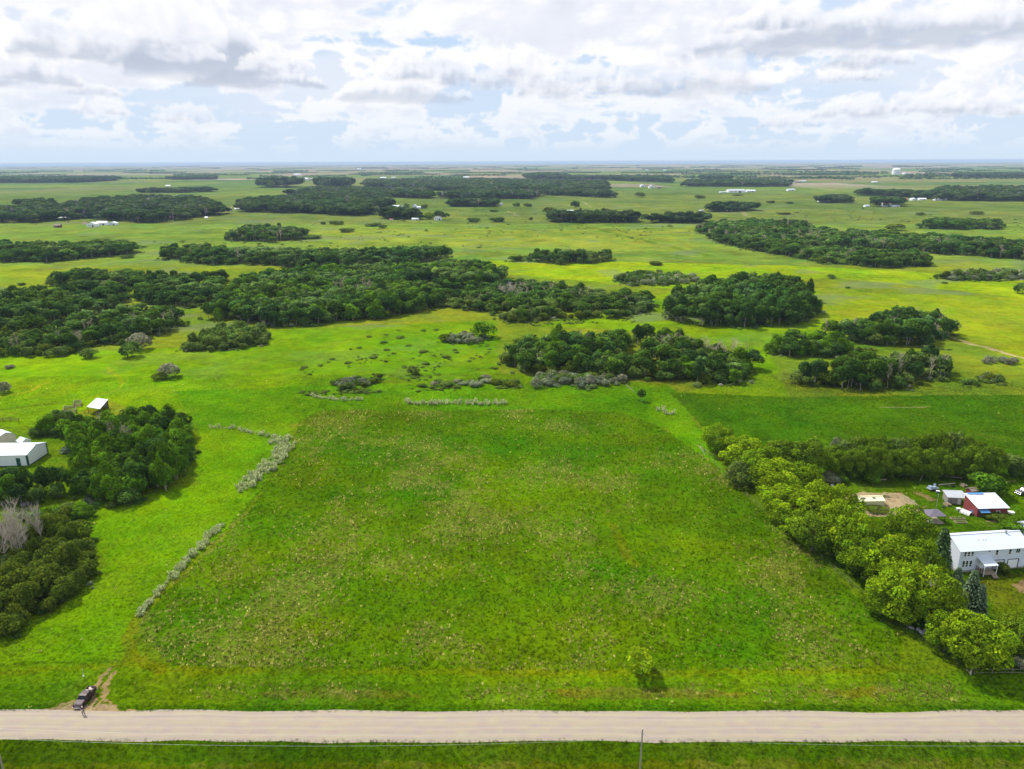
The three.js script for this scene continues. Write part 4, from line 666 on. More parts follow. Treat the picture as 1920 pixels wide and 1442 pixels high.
// ---------------------------------------------------------------- single bushes, each where it stands
for (const [kind, x, y, top, half, what] of [
  ['willow', 168, 671, 654, 15, 'small round dark bush left of the willow thicket'], ['willow', 246, 669, 642, 20, 'dark bush between the left brush and the willow thicket'], ['greybush', 262, 655, 628, 22, 'brownish leafless bush behind the dark one on the left meadow'], ['greybush', 318, 708, 684, 20, 'grey bush alone on the bright left meadow'], ['willow', 300, 712, 700, 14, 'low green bush touching the grey one on the left meadow'],
  ['greybush', 5, 737, 718, 14, 'grey-green bush at the left edge of the bright meadow'], ['greybush', 18, 690, 684, 9, 'tiny grey bush on the meadow at the left edge'], ['willow', 776, 702, 686, 12, 'round bush alone in the middle of the shrub meadow'], ['brush', 906, 632, 602, 22, 'yellow-green tree above the round grey shrubs'], ['willow', 1246, 712, 694, 20, 'round dark bush in front of the long grove'],
  ['willow', 1558, 522, 514, 8, 'grey haystack shaped bush on the bright meadow'], ['willow', 1914, 551, 530, 14, 'dark bush cut by the right edge on the bright meadow'], ['willow', 1678, 432, 420, 18, 'dark round bluff alone before the far right wood'], ['willow', 1230, 497, 490, 14, 'small bush right of the small bluff'], ['willow', 1770, 531, 528, 6, 'tiny bush on the bright meadow at right'],
  ['willow', 140, 395, 391, 18, 'flat dark patch of brush on the far left plain'], ['willow', 650, 435, 428, 16, 'dark bush on the plain right of the bluff'], ['willow', 700, 424, 418, 16, 'long low bush on the plain in the middle'], ['willow', 718, 428, 421, 8, 'round bush at the end of the long low one'], ['willow', 625, 420, 414, 9, 'small bush left on the middle plain'],
  ['willow', 606, 421, 416, 6, 'smallest bush of the row on the middle plain'], ['willow', 635, 421, 414, 11, 'third bush of the row on the middle plain'], ['willow', 888, 416, 408, 14, 'round bush before the far middle lane'], ['willow', 932, 416, 407, 16, 'long dark bush on the middle plain below the lane'], ['willow', 995, 413, 407, 4, 'tiny round bush on the plain below the lane'],
  ['willow', 1030, 402, 388, 14, 'light green tree left of the white farm on the lane'], ['aspen', 1078, 396, 377, 9, 'tall tree behind the white farm on the lane'], ['spruce', 1088, 397, 388, 4, 'pointed tree right of the white farm on the lane'], ['willow', 1200, 370, 360, 10, 'tree clump alone on the far middle plain'], ['willow', 926, 397, 393, 10, 'flat bush left of the lane'],
  ['willow', 968, 388, 380, 8, 'bush right of the far belt'], ['willow', 990, 388, 381, 10, 'second bush right of the far belt'], ['aspen', 872, 405, 395, 0.1, ''], ['aspen', 823, 412, 395, 10, 'tall tree at the right of the middle farmyard'], ['aspen', 836, 412, 400, 8, 'second tall tree at the right of the middle farmyard'], ['maple', 805, 411, 399, 12, 'round tree in the middle farmyard'],
  ['maple', 762, 390, 381, 6, 'dark round tree among the white farm buildings'], ['maple', 796, 391, 383, 7, 'round tree at the right end of the white farm'], ['maple', 510, 352, 340, 8, 'round tree standing left of the dark trees on the pale field'], ['willow', 40, 535, 530, 8, 'small dark bush on the far left meadow'], ['willow', 80, 541, 535, 10, 'small bush below the long grove on the left'], ['willow', 236, 484, 478, 14, 'brush tip at the end of the left edge wood'],
  ['willow', 270, 464, 461, 5, 'tiny bush on the plain left of the bluff'], ['willow', 1470, 402, 398, 14, 'low bush on the far right plain'], ['willow', 1312, 372, 366, 12, 'bush on the far plain above the white yard'], ['willow', 1383, 367, 363, 12, 'dark clump before the long barn'], ['willow', 1445, 381, 376, 9, 'bush right of the white yard'], ['willow', 1480, 382, 378, 8, 'small bush right of the white yard'],
  ['willow', 1725, 404, 398, 8, 'little group of bushes on the far right plain'], ['willow', 1830, 402, 396, 14, 'dark bush on the far right plain'], ['willow', 1590, 540, 537, 5, 'speck of brush on the bright meadow'], ['willow', 580, 447, 441, 22, 'low brush tailing off the bluff on the plain'], ['willow', 130, 960, 944, 16, 'dark bush at the gap between the left groves'], ['willow', 150, 668, 0, 0, ''], ['willow', 200, 938, 926, 14, 'pair of low bushes before the left grove'], ['willow', 212, 950, 940, 12, 'lower of the two bushes before the left grove'],
  ['greybush', 1005, 727, 712, 12, 'grey shrub at the left end of the grey bushes'], ['willow', 835, 640, 626, 13, 'round grey-green shrub leftmost before the long grove'],
]) if (what) plantPx(kind, x, y, top, half, what, 'single bushes on the meadows and plain', { name: kind === 'willow' || kind === 'greybush' ? 'meadow_bush' : undefined, cat: kind === 'willow' || kind === 'greybush' ? 'bush' : undefined });

// ---------------------------------------------------------------- building kit
const stripeTex = (() => { const n = 64, d = new Uint8Array(n * 4 * 4); for (let j = 0; j < n; j++) for (let i = 0; i < 4; i++) { const v = (j % 16) / 16, o = (j * 4 + i) * 4; d[o] = d[o + 1] = d[o + 2] = 255 * (v < 0.12 ? v / 0.12 * 0.6 : 0.6 + 0.4 * (1 - v)); d[o + 3] = 255; } const t = new THREE.DataTexture(d, 4, n); t.wrapS = t.wrapT = THREE.RepeatWrapping; t.magFilter = THREE.LinearFilter; t.needsUpdate = true; return t; })();
const ribTex = (() => { const n = 64, d = new Uint8Array(n * 4 * 4); for (let j = 0; j < 4; j++) for (let i = 0; i < n; i++) { const v = (i % 16) / 16, o = (j * n + i) * 4; d[o] = d[o + 1] = d[o + 2] = v < 0.18 ? 255 : 40; d[o + 3] = 255; } const t = new THREE.DataTexture(d, n, 4); t.wrapS = t.wrapT = THREE.RepeatWrapping; t.magFilter = THREE.LinearFilter; t.needsUpdate = true; return t; })();
function worn(base, seed, amount = 0.12, scale = 14) {    // paint or metal with faint blotches and streaks of weather
  const n = 128, d = new Uint8Array(n * n * 4), c = new THREE.Color(base);
  for (let j = 0; j < n; j++) for (let i = 0; i < n; i++) { const x = i / n, y = j / n, f = 1 + amount * ((fbm(x * scale + seed, y * scale * 0.35, 4) - 0.5) * 1.6 + (vn(x * 60 + seed, y * 9) - 0.5) * 0.8 + (NT[(i * 131 + j * 977 + seed * 7) & 65535] - 0.5) * 0.35), o = (j * n + i) * 4; d[o] = L2S[clamp(c.r * f, 0, 1) * 4096 | 0]; d[o + 1] = L2S[clamp(c.g * f, 0, 1) * 4096 | 0]; d[o + 2] = L2S[clamp(c.b * f, 0, 1) * 4096 | 0]; d[o + 3] = 255; }
  const t = new THREE.DataTexture(d, n, n); t.colorSpace = THREE.SRGBColorSpace; t.wrapS = t.wrapT = THREE.MirroredRepeatWrapping; t.repeat.set(0.12, 0.12); t.magFilter = THREE.LinearFilter; t.needsUpdate = true; return t;
}
const wallMat = (hex, seed, bump = 'board', amount = 0.1, rough = 0.75) => { const m = new THREE.MeshStandardMaterial({ map: worn(hex, seed, amount), roughness: rough }); if (bump === 'board') { m.bumpMap = stripeTex.clone(); m.bumpMap.repeat.set(1, 1.2); m.bumpScale = 0.02; } else if (bump === 'rib') { m.bumpMap = ribTex.clone(); m.bumpMap.repeat.set(1.1, 1); m.bumpScale = 0.02; } return m; };
const B = {
  siding: wallMat('#dbe1ee', 1), sidingDull: wallMat('#d8d8d4', 2), white: flat('#eeeeee', 0.6), trim: flat('#f2f2f2', 0.55), roofWhite: wallMat('#cfd7e0', 3, 'rib', 0.07, 0.45), roofGrey: wallMat('#a9adb2', 4, 'rib', 0.15, 0.5), metalWhite: wallMat('#e4e8ee', 5, 'rib', 0.07, 0.5),
  red: wallMat('#7d3535', 6, 'board', 0.45, 0.9), greyWood: wallMat('#8a8782', 7, 'board', 0.3, 0.95), brownWood: wallMat('#6b5746', 8, 'board', 0.3, 0.95), green: flat('#12493f', 0.6), glass: new THREE.MeshPhysicalMaterial({ color: '#1d2733', roughness: 0.08, metalness: 0, specularIntensity: 1 }), dark: flat('#22252a', 0.8), cream: wallMat('#d6cf9c', 9, 'rib', 0.12, 0.6), creamRoof: wallMat('#ece6bd', 10, 'rib', 0.1, 0.5),
  tarp: flat('#4c86bd', 0.7), blue: flat('#1f6fb0', 0.5), concrete: flat('#a7a29a', 0.95), brownRoof: wallMat('#8a7a6c', 11, 'rib', 0.25, 0.8), redRoof: wallMat('#8a4a42', 12, 'rib', 0.2, 0.8), wood: flat('#7a6450', 0.9), plank: flat('#9a8c78', 0.95), darkWood: flat('#4b3f34', 0.95), beige: wallMat('#c9bfa8', 13), canvas: flat('#6a6470', 0.9), garage: wallMat('#f0f0f0', 14, 'board', 0.05),
};
function metres(g) { // uv in metres on each face, from where the face lies
  g = g.index ? g.toNonIndexed() : g; g.computeVertexNormals(); const p = g.attributes.position, n = g.attributes.normal, uv = new Float32Array(p.count * 2);
  for (let i = 0; i < p.count; i++) { const ax = Math.abs(n.getX(i)), ay = Math.abs(n.getY(i)), az = Math.abs(n.getZ(i)); if (ax > ay && ax > az) { uv[i * 2] = p.getZ(i); uv[i * 2 + 1] = p.getY(i); } else if (az >= ay * 0.8) { uv[i * 2] = p.getX(i); uv[i * 2 + 1] = p.getY(i); } else { uv[i * 2] = p.getX(i); uv[i * 2 + 1] = p.getZ(i); } }
  g.setAttribute('uv', new THREE.BufferAttribute(uv, 2)); return g;
}
const box = (w, h, d, x = 0, y = 0, z = 0) => metres(new THREE.BoxGeometry(w, h, d).translate(x, y + h / 2, z));
function poly(pts, depth, along) { // a flat outline [[u, y] ...] pushed along the other axis
  const s = new THREE.Shape(pts.map(([a, b]) => new THREE.Vector2(a, b))), g = new THREE.ExtrudeGeometry(s, { depth, bevelEnabled: false }); g.translate(0, 0, -depth / 2); if (along === 'x') g.rotateY(-Math.PI / 2); return metres(g);
}
function slab(a, b, c, d, t) { // a roof panel: four corners, thickness t downwards
  const q = [a, b, c, d].map((v) => new THREE.Vector3(...v)), n = q[1].clone().sub(q[0]).cross(q[3].clone().sub(q[0])).normalize(); if (n.y < 0) { q.reverse(); n.negate(); } const p = [...q.map((v) => v.clone()), ...q.map((v) => v.clone().addScaledVector(n, -t))], f = [0, 1, 2, 0, 2, 3, 7, 6, 5, 7, 5, 4]; for (let i = 0; i < 4; i++) { const j = (i + 1) % 4; f.push(i, i + 4, j, j, i + 4, j + 4); }
  const g = new THREE.BufferGeometry(); g.setAttribute('position', new THREE.Float32BufferAttribute(p.flatMap((v) => [v.x, v.y, v.z]), 3)); g.setIndex(f); return metres(g);
}
// gabled building: w along local x, d along local z, ridge along x unless o.ridge is 'z'; wall height h, rise of the ridge
function gabled(t, w, d, h, rise, o) {
  const ov = o.over ?? 0.4, th = o.thick ?? 0.14;
  if (o.ridge === 'z') {
    mesh('wall', poly([[-w / 2, -0.1], [w / 2, -0.1], [w / 2, h], [0, h + rise], [-w / 2, h]], d, 'z'), o.wall, t);
    const k = rise / (w / 2), x1 = w / 2 + ov, y1 = h - k * ov; for (const s of [-1, 1]) mesh('roof_panel', slab([0, h + rise + th, -d / 2 - ov], [s * x1, y1 + th, -d / 2 - ov], [s * x1, y1 + th, d / 2 + ov], [0, h + rise + th, d / 2 + ov], th), o.roof, t);
  } else {
    mesh('wall', poly([[-d / 2, -0.1], [d / 2, -0.1], [d / 2, h], [0, h + rise], [-d / 2, h]], w, 'x').rotateY(Math.PI), o.wall, t);
    const k = rise / (d / 2), z1 = d / 2 + ov, y1 = h - k * ov; for (const s of [-1, 1]) mesh('roof_panel', slab([-w / 2 - ov, h + rise + th, 0], [-w / 2 - ov, y1 + th, s * z1], [w / 2 + ov, y1 + th, s * z1], [w / 2 + ov, h + rise + th, 0], th), o.roof, t);
    mesh('ridge_cap', box(w + 2 * ov, 0.06, 0.4, 0, h + rise + th - 0.02, 0), o.roof, t);
  }
  return t;
}
function windowOn(t, x, y, w, h, z, o = {}) { // frame with a pane, on the face at z (front), or on the left end with o.end = x
  const g = new THREE.Group(); g.name = 'window'; t.add(g); if (o.end !== undefined) { g.position.set(o.end, y, z); g.rotation.y = -Math.PI / 2; } else g.position.set(x, y, z);
  const b = 0.11, fr = []; fr.push(box(w + 2 * b, b, 0.1, 0, h, 0), box(w + 2 * b, b, 0.1, 0, -b, 0), box(b, h, 0.1, -w / 2 - b / 2, 0, 0), box(b, h, 0.1, w / 2 + b / 2, 0, 0)); if (o.bar) fr.push(box(w, 0.07, 0.08, 0, h * o.bar, 0)); if (o.mull) fr.push(box(0.07, h, 0.08, 0, 0, 0));
  mesh('frame', mergeGeometries(fr), B.trim, g); mesh('pane', box(w, h, 0.03, 0, 0, 0.0), B.glass, g); return g;
}
// where a building stands: two pixels on its front eave (or foot) at a known height give place, length and turn
function stand(pxA, pyA, pxB, pyB, y) { const a = G(pxA, pyA, y), b = G(pxB, pyB, y), c = a.clone().lerp(b, 0.5); return { a, b, len: a.distanceTo(b), mid: c, turn: Math.atan2(-(b.z - a.z), b.x - a.x) }; }
const setDown = (p) => new THREE.Vector3(p.x, groundY(p.x, p.z), p.z);

// ---------------------------------------------------------------- the white house
{
  const H0 = 5.9, s = stand(1802, 1033, 1928, 1025, H0), w = s.len, back = G(1766, 1003, H0), d = back.distanceTo(s.a);
  const t = thing('white_house', 'two storey white house with white metal roof and porch at the right edge', 'house', setDown(s.mid).add(new THREE.Vector3(-Math.sin(s.turn) * d / 2, 0, -Math.cos(s.turn) * d / 2)), s.turn);
  gabled(t, w, d, H0, 1.9, { wall: B.siding, roof: B.roofWhite, over: 0.55 });
  mesh('foundation', box(w + 0.06, 0.7, d + 0.06, 0, -0.25, 0), B.concrete, t);
  const z = d / 2 + 0.02, X = (f) => -w / 2 + f * w;
  for (const f of [0.075, 0.125, 0.18]) { windowOn(t, X(f), 4.2, 0.55, 1.25, z, { bar: 0.33 }); windowOn(t, X(f), 1.35, 0.55, 1.6, z, { bar: 0.3 }); }
  windowOn(t, X(0.43), 4.95, 0.4, 0.5, z); windowOn(t, X(0.545), 4.1, 0.6, 1.3, z, { bar: 0.35 }); windowOn(t, X(0.74), 4.1, 0.6, 1.3, z, { bar: 0.35 }); windowOn(t, X(0.86), 4.3, 1.0, 1.1, z, { mull: 1 });
  windowOn(t, 0, 4.4, 0.8, 0.9, -d * 0.22, { end: -w / 2 - 0.02 });
  for (const f of [0.6, 0.815]) { const dw = w * 0.145, door = new THREE.Group(); door.name = 'garage_door'; door.position.set(X(f), 0.3, z + 0.01); t.add(door); for (let k = 0; k < 4; k++) mesh('panel', box(dw, 0.52, 0.06, 0, k * 0.545, 0), B.garage, door); mesh('frame', mergeGeometries([box(0.12, 2.3, 0.1, -dw / 2 - 0.1, 0, 0), box(0.2, 2.3, 0.1, dw / 2 + 0.14, 0, 0), box(dw + 0.46, 0.14, 0.1, 0.02, 2.26, 0)]), B.dark, door); }
  for (const x of [-0.17, -0.1, -0.06]) mesh('roof_vent', box(0.22, 0.28, 0.22, x * w, H0 + 0.95 + 0.25, d / 2 * 0.42), B.white, t); mesh('chimney', box(0.4, 0.9, 0.4, 0.3 * w, H0 + 1.7, 0.4), B.roofGrey, t);
  // porch: canopy, door, deck, posts and rails
  const px = X(0.37), pw = 3.5;
  mesh('porch_roof', slab([px - pw / 2, 3.7, d / 2], [px + pw / 2, 3.7, d / 2], [px + pw / 2, 2.85, d / 2 + 2.7], [px - pw / 2, 2.85, d / 2 + 2.7], 0.12), B.roofWhite, t);
  for (const [x, zz] of [[-pw / 2 + 0.15, 2.5], [pw / 2 - 0.15, 2.5]]) mesh('porch_post', box(0.14, 2.85, 0.14, px + x, 0, d / 2 + zz), B.trim, t);
  mesh('porch_deck', box(pw, 0.22, 2.6, px, 0.45, d / 2 + 1.3), B.plank, t); mesh('porch_skirt', box(pw - 0.2, 0.5, 2.4, px, -0.05, d / 2 + 1.25), B.darkWood, t);
  const dr = mesh('door', box(0.95, 2.05, 0.08, px - 0.4, 0.67, d / 2 + 0.05), B.trim, t); mesh('handle', box(0.08, 0.08, 0.1, px - 0.05, 1.6, d / 2 + 0.12), B.dark, dr);
  for (const zz of [0.25, 0.9, 1.6, 2.4]) mesh('rail_post', box(0.09, 1.0, 0.09, px - pw / 2 - 0.02, 0.67, d / 2 + zz), B.brownWood, t); for (const y of [0.85, 1.2, 1.55]) mesh('rail', box(0.07, 0.09, 2.4, px - pw / 2 - 0.02, y, d / 2 + 1.3), B.brownWood, t); mesh('front_rail', box(1.7, 0.09, 0.08, px - pw / 2 + 0.9, 1.55, d / 2 + 2.55), B.wood, t);
  for (let k = 0; k < 3; k++) mesh('step', box(1.3, 0.16, 0.35, px + 0.9, 0.4 - k * 0.17, d / 2 + 2.78 + k * 0.35), B.plank, t);
}
{ // porch shrub, garage at the frame's edge
  plantPx('willow', 1880, 1076, 1058, 13, 'dark shrub under the porch roof of the white house', null, { t: 1, name: 'porch_shrub' });
  const s = stand(1934, 999, 1985, 997, 3.2), t = thing('garage', 'white roofed garage cut by the right edge behind the house', 'garage', setDown(s.mid).add(new THREE.Vector3(0, 0, -3)), s.turn);
  gabled(t, s.len, 6, 3.2, 1.3, { wall: B.siding, roof: B.roofWhite }); windowOn(t, -s.len * 0.3, 1.2, 0.8, 0.9, 3.02); mesh('door', box(0.9, 2, 0.08, 0.5, 0.05, 3.02), B.dark, t);
}
{ // red barn with its lean-to
  const he = 2.7, s = stand(1834, 953, 1890, 952, he), ridge = G(1819, 933, 3.9), d = Math.max(6, (s.mid.z - ridge.z) * 1.05);
  const t = thing('red_barn', 'weathered red barn with white metal roof and blue awning in the yard', 'barn', setDown(s.mid).add(new THREE.Vector3(-Math.sin(s.turn) * d / 2, 0, -Math.cos(s.turn) * d / 2)), s.turn), w = s.len;
  mesh('wall', poly([[-d / 2, -0.1], [d / 2, -0.1], [d / 2, he], [-d / 2, he + 1.3]], w, 'x'), B.red, t);
  const n = 3; for (let k = 0; k < n; k++) mesh('roof_panel', slab([-w / 2 - 0.3 + k * (w + 0.6) / n, he + 1.55, -d / 2 - 0.3], [-w / 2 - 0.3 + (k + 0.996) * (w + 0.6) / n, he + 1.55, -d / 2 - 0.3], [-w / 2 - 0.3 + (k + 0.996) * (w + 0.6) / n, he + 0.1, d / 2 + 0.5], [-w / 2 - 0.3 + k * (w + 0.6) / n, he + 0.1, d / 2 + 0.5], 0.1), k ? B.roofWhite : B.metalWhite, t);
  mesh('awning', slab([-w / 2 + 0.2, 2.3, d / 2], [-w / 2 + 2.9, 2.3, d / 2], [-w / 2 + 2.9, 1.9, d / 2 + 1.3], [-w / 2 + 0.2, 1.9, d / 2 + 1.3], 0.05), B.tarp, t);
  const dr = mesh('door', box(1.1, 1.9, 0.08, -w / 2 + 1.3, 0, d / 2 + 0.05), B.brownWood, t); mesh('handle', box(0.08, 0.2, 0.08, -w / 2 + 1.7, 0.9, d / 2 + 0.12), B.dark, dr); windowOn(t, w * 0.2, 1.1, 0.8, 0.6, d / 2 + 0.03);
  mesh('tarp', slab([-w / 2 + 0.4, he + 1.66, -d / 2 - 0.32], [w * 0.12, he + 1.66, -d / 2 - 0.32], [w * 0.08, he + 1.55, -d / 2 + 0.55], [-w / 2 + 0.6, he + 1.55, -d / 2 + 0.45], 0.03), B.tarp, t);
  const s2 = stand(1778, 945, 1806, 947, 0), t2 = thing('lean_to_shed', 'grey board shed with pale sheet roof at the left end of the red barn', 'shed', setDown(s2.mid).add(new THREE.Vector3(0, 0, -2)), s2.turn);
  mesh('wall', box(s2.len * 0.95, 2.2, 3.6, 0, -0.1, 0), B.greyWood, t2); mesh('roof', slab([-s2.len / 2 - 0.2, 2.5, -2.2], [s2.len / 2 + 1.2, 2.7, -2.2], [s2.len / 2 + 1.2, 2.25, 2.2], [-s2.len / 2 - 0.2, 2.15, 2.2], 0.08), B.roofGrey, t2); mesh('door', box(0.9, 1.8, 0.06, s2.len * 0.3, 0, 1.85), B.sidingDull, t2); mesh('loose_board', box(0.15, 1.6, 0.05, -s2.len * 0.2, 0, 1.9).rotateZ(0.25), B.brownWood, t2);
}
{ // cream greenhouse shed
  const s = stand(1610, 952, 1657, 951, 0), d = 3.4, t = thing('greenhouse', 'long cream greenhouse shed on the edge of the garden plot', 'greenhouse', setDown(s.mid).add(new THREE.Vector3(0, 0, -d / 2)), s.turn);
  gabled(t, s.len, d, 1.7, 0.7, { wall: B.cream, roof: B.creamRoof, over: 0.12, thick: 0.06 }); for (const f of [-0.28, 0.12]) mesh('roof_hatch', box(0.9, 0.06, 0.5, f * s.len, 2.22, 0.7).rotateX(0), B.dark, t); mesh('door', box(0.06, 1.6, 0.8, -s.len / 2 - 0.03, 0.02, 0), B.sidingDull, t); mesh('skirt', box(s.len + 0.05, 0.3, d + 0.05, 0, -0.1, 0), B.concrete, t);
}
{ // gazebo with a white tent under it
  const s = stand(1739, 984, 1771, 983, 0), c = setDown(s.mid).add(new THREE.Vector3(0, 0, -2)), w = s.len * 0.95, t = thing('gazebo', 'grey roofed open gazebo on four posts beside the yard maple', 'gazebo', c, s.turn);
  mesh('deck', box(w, 0.18, 4, 0, -0.08, 0), B.plank, t); for (const x of [-1, 1]) for (const z of [-1, 1]) mesh('post', box(0.12, 2.3, 0.12, x * (w / 2 - 0.15), 0.1, z * 1.85), B.darkWood, t);
  const W = w / 2 + 0.25; for (const [a, b] of [[[-W, 2.15], [W, 2.15]], [[W, 2.15], [W, -2.15]], [[W, -2.15], [-W, -2.15]], [[-W, -2.15], [-W, 2.15]]]) mesh('roof_panel', slab([a[0], 2.35, a[1]], [b[0], 2.35, b[1]], [b[0] * 0.25, 3.1, b[1] * 0.25], [a[0] * 0.25, 3.1, a[1] * 0.25], 0.05), B.canvas, t); mesh('roof_vent', new THREE.ConeGeometry(0.95, 0.45, 4).rotateY(Math.PI / 4).translate(0, 3.3, 0), B.canvas, t);
  const tent = thing('play_tent', 'small white pointed tent under the gazebo', 'tent', c.clone().add(new THREE.Vector3(-w * 0.22, 0.12, 1.0)), 0.4); mesh('cover', new THREE.ConeGeometry(0.75, 1.7, 6, 1, true).translate(0, 0.85, 0), flat('#f4f4f2', 0.8, { side: THREE.DoubleSide }), tent); mesh('pole', new THREE.CylinderGeometry(0.02, 0.02, 1.8, 5).translate(0, 0.9, 0), B.wood, tent);
}
{ // small things about the yard
  const drum = (px, py, r, h, mat, label, group) => { const t = thing('barrel', label, 'barrel', GY(px, py), 0, group); mesh('body', new THREE.LatheGeometry([[0, 0], [r, 0], [r * 1.02, h * 0.3], [r * 1.06, h * 0.33], [r * 1.02, h * 0.36], [r * 1.02, h * 0.64], [r * 1.06, h * 0.67], [r * 1.02, h * 0.7], [r, h], [r * 0.9, h * 0.97], [0, h * 0.97]].map(([a, b]) => new THREE.Vector2(a, b)), 14), mat, t); mesh('bung', new THREE.CylinderGeometry(0.05, 0.05, 0.05, 8).translate(r * 0.5, h, 0), B.dark, t); };
  drum(1604, 951, 0.5, 1.25, B.blue, 'blue water barrel at the left end of the greenhouse'); drum(1823, 963, 0.45, 1.1, B.blue, 'blue barrel in front of the red barn');
  { const t = thing('hoop_frame', 'white plastic covered hoop frame leaning by the red barn', 'frame', GY(1812, 963), 0.5); for (let k = 0; k < 4; k++) mesh('hoop', new THREE.TorusGeometry(1.0, 0.07, 6, 14, Math.PI).translate(0, 0, -1.3 + k * 0.85), B.white, t); mesh('cover', new THREE.CylinderGeometry(0.97, 0.97, 2.6, 14, 1, true, -Math.PI / 2, Math.PI).rotateX(-Math.PI / 2).rotateZ(0), flat('#d5d3cf', 0.7, { side: THREE.DoubleSide }), t); }
  { const t = thing('small_hut', 'little hut with tan roof behind the red barn', 'hut', GY(1822, 928), 0.2); gabled(t, 2.6, 2.2, 1.8, 0.5, { wall: B.red, roof: B.brownRoof, over: 0.2 }); mesh('door', box(0.7, 1.5, 0.05, 0, 0, 1.13), B.darkWood, t); }
  { const t = thing('junk_trailer', 'old grey trailer loaded with scrap at the garden edge', 'trailer', GY(1748, 919), 0.3); mesh('bed', box(3.2, 0.3, 1.6, 0, 0.5, 0), B.roofGrey, t); for (const [x, z] of [[-0.7, 0.8], [0.5, 0.8], [-0.7, -0.8], [0.5, -0.8]]) mesh('wheel', new THREE.CylinderGeometry(0.33, 0.33, 0.2, 14).rotateX(Math.PI / 2).translate(x, 0.33, z), B.dark, t); mesh('scrap', mergeGeometries([box(0.9, 0.6, 1.1, -0.9, 0.8, 0), box(1.1, 0.4, 0.8, 0.3, 0.8, 0.2), box(0.5, 0.9, 0.5, 1.0, 0.8, -0.3)]), flat('#8fa0b4', 0.6), t); mesh('hitch', box(1.2, 0.1, 0.1, 2.2, 0.5, 0), B.dark, t); }
  const log = (a, b, r, label) => { const p = GY(...a), q = GY(...b), t = thing('log', label, 'log', p); p.y += r; q.y += r; const L = new Leaves(61); L.stick(new THREE.Vector3(), q.clone().sub(p), r, r * 0.8, [1, 1, 1], 7); t.position.copy(p); mesh('stem', L.build(), M.barkGrey, t); };
  log([1760, 911], [1790, 908], 0.22, 'pale felled log behind the old trailer'); log([1725, 902], [1734, 884], 0.16, 'leaning pale dead trunk below the windbreak'); log([1640, 901], [1662, 900], 0.2, 'grey log in the shade of the windbreak, left'); log([1770, 894], [1805, 898], 0.2, 'grey log in the shade of the windbreak, right');
  { const t = thing('flag_pole', 'thin pole standing between gazebo and red barn', 'pole', GY(1755, 953)); mesh('mast', new THREE.CylinderGeometry(0.04, 0.06, 4.2, 6).translate(0, 2.1, 0), B.roofGrey, t); mesh('cap', new THREE.SphereGeometry(0.09, 8, 6).translate(0, 4.2, 0), B.white, t); }
}
{ // clutter about the garden and barn, each thing by itself
  const pile = (x, y, label) => { const t = thing('wood_pile', label, 'wood pile', GY(x, y), 0.2); for (let k = 0; k < 9; k++) mesh('split_log', new THREE.CylinderGeometry(0.16, 0.17, 1.7, 7).rotateX(Math.PI / 2).translate((k % 4 - 1.5 + (k > 3 ? 0.5 : 0) + (k > 6 ? 0.4 : 0)) * 0.34, 0.15 + Math.floor(k / 4) * 0.29, 0), M_log, t); };
  const M_log = new THREE.MeshStandardMaterial({ map: worn('#8f7f68', 31, 0.4), roughness: 1 });
  pile(1775, 948, 'stacked firewood left of the grey lean-to shed'); pile(1806, 912, 'stacked firewood behind the old trailer');
  const bed = (x0, x1, y, label) => { const a = GY(x0, y), b = GY(x1, y), t = thing('garden_bed', label, 'garden bed', a.clone().lerp(b, 0.5)), w = a.distanceTo(b); mesh('board', mergeGeometries([box(w, 0.3, 0.08, 0, -0.02, 0.6), box(w, 0.3, 0.08, 0, -0.02, -0.6), box(0.08, 0.3, 1.12, -w / 2 + 0.04, -0.02, 0), box(0.08, 0.3, 1.12, w / 2 - 0.04, -0.02, 0)]), B.plank, t); mesh('soil', box(w - 0.18, 0.22, 1.1, 0, -0.02, 0), flat('#6a543e', 1), t); const L = new Leaves(Math.round(x0)); for (let k = 0; k < 90; k++) L.card(new THREE.Vector3((L.r() - 0.5) * (w - 0.5), 0.28 + 0.15 * L.r(), (L.r() - 0.5) * 0.8), new THREE.Vector3(0, 1, 0), 0.25, [1, 1, 1]); mesh('seedlings', L.build(), M.bright[0], t); };
  bed(1782, 1808, 973, 'long raised garden bed right of the gazebo'); bed(1790, 1812, 980, 'second raised garden bed nearer the house'); bed(1640, 1668, 933, 'row of seedlings across the sandy garden plot');
  const bin = (x, y, w, h, d, mat, label) => { const t = thing('storage_bin', label, 'bin', GY(x, y), 0.3 * Math.sin(x)); mesh('tub', new RoundedBoxGeometry(w, h, d, 2, 0.05).translate(0, h / 2 - 0.02, 0), mat, t); mesh('lid', box(w + 0.06, 0.06, d + 0.06, 0, h - 0.02, 0), B.white, t); };
  bin(1838, 968, 0.9, 0.8, 0.7, flat('#e4e4e2', 0.5), 'white bin by the blue awning of the red barn'); bin(1797, 957, 1.1, 0.7, 0.8, B.roofGrey, 'grey bin before the lean-to shed'); bin(1758, 925, 0.9, 0.7, 0.7, flat('#5c6f86', 0.6), 'blue-grey bin beside the old trailer'); bin(1560, 913, 0.8, 0.6, 0.6, flat('#dddddd', 0.6), 'white bin beside the garden path by the belt'); bin(1895, 962, 1.6, 0.5, 1.1, flat('#e9e9e6', 0.6), 'white tarp covered box at the right end of the red barn');
  const tyre = (x, y, label) => { const t = thing('old_tyre', label, 'tyre', GY(x, y)); mesh('tread', new THREE.TorusGeometry(0.36, 0.14, 7, 16).rotateX(Math.PI / 2).translate(0, 0.13, 0), B.dark, t); mesh('side_ring', new THREE.TorusGeometry(0.28, 0.05, 6, 16).rotateX(Math.PI / 2).translate(0, 0.25, 0), B.dark, t); };
  tyre(1788, 913, 'old tyre lying behind the lean-to shed'); tyre(1769, 952, 'old tyre lying by the thin yard pole');
}
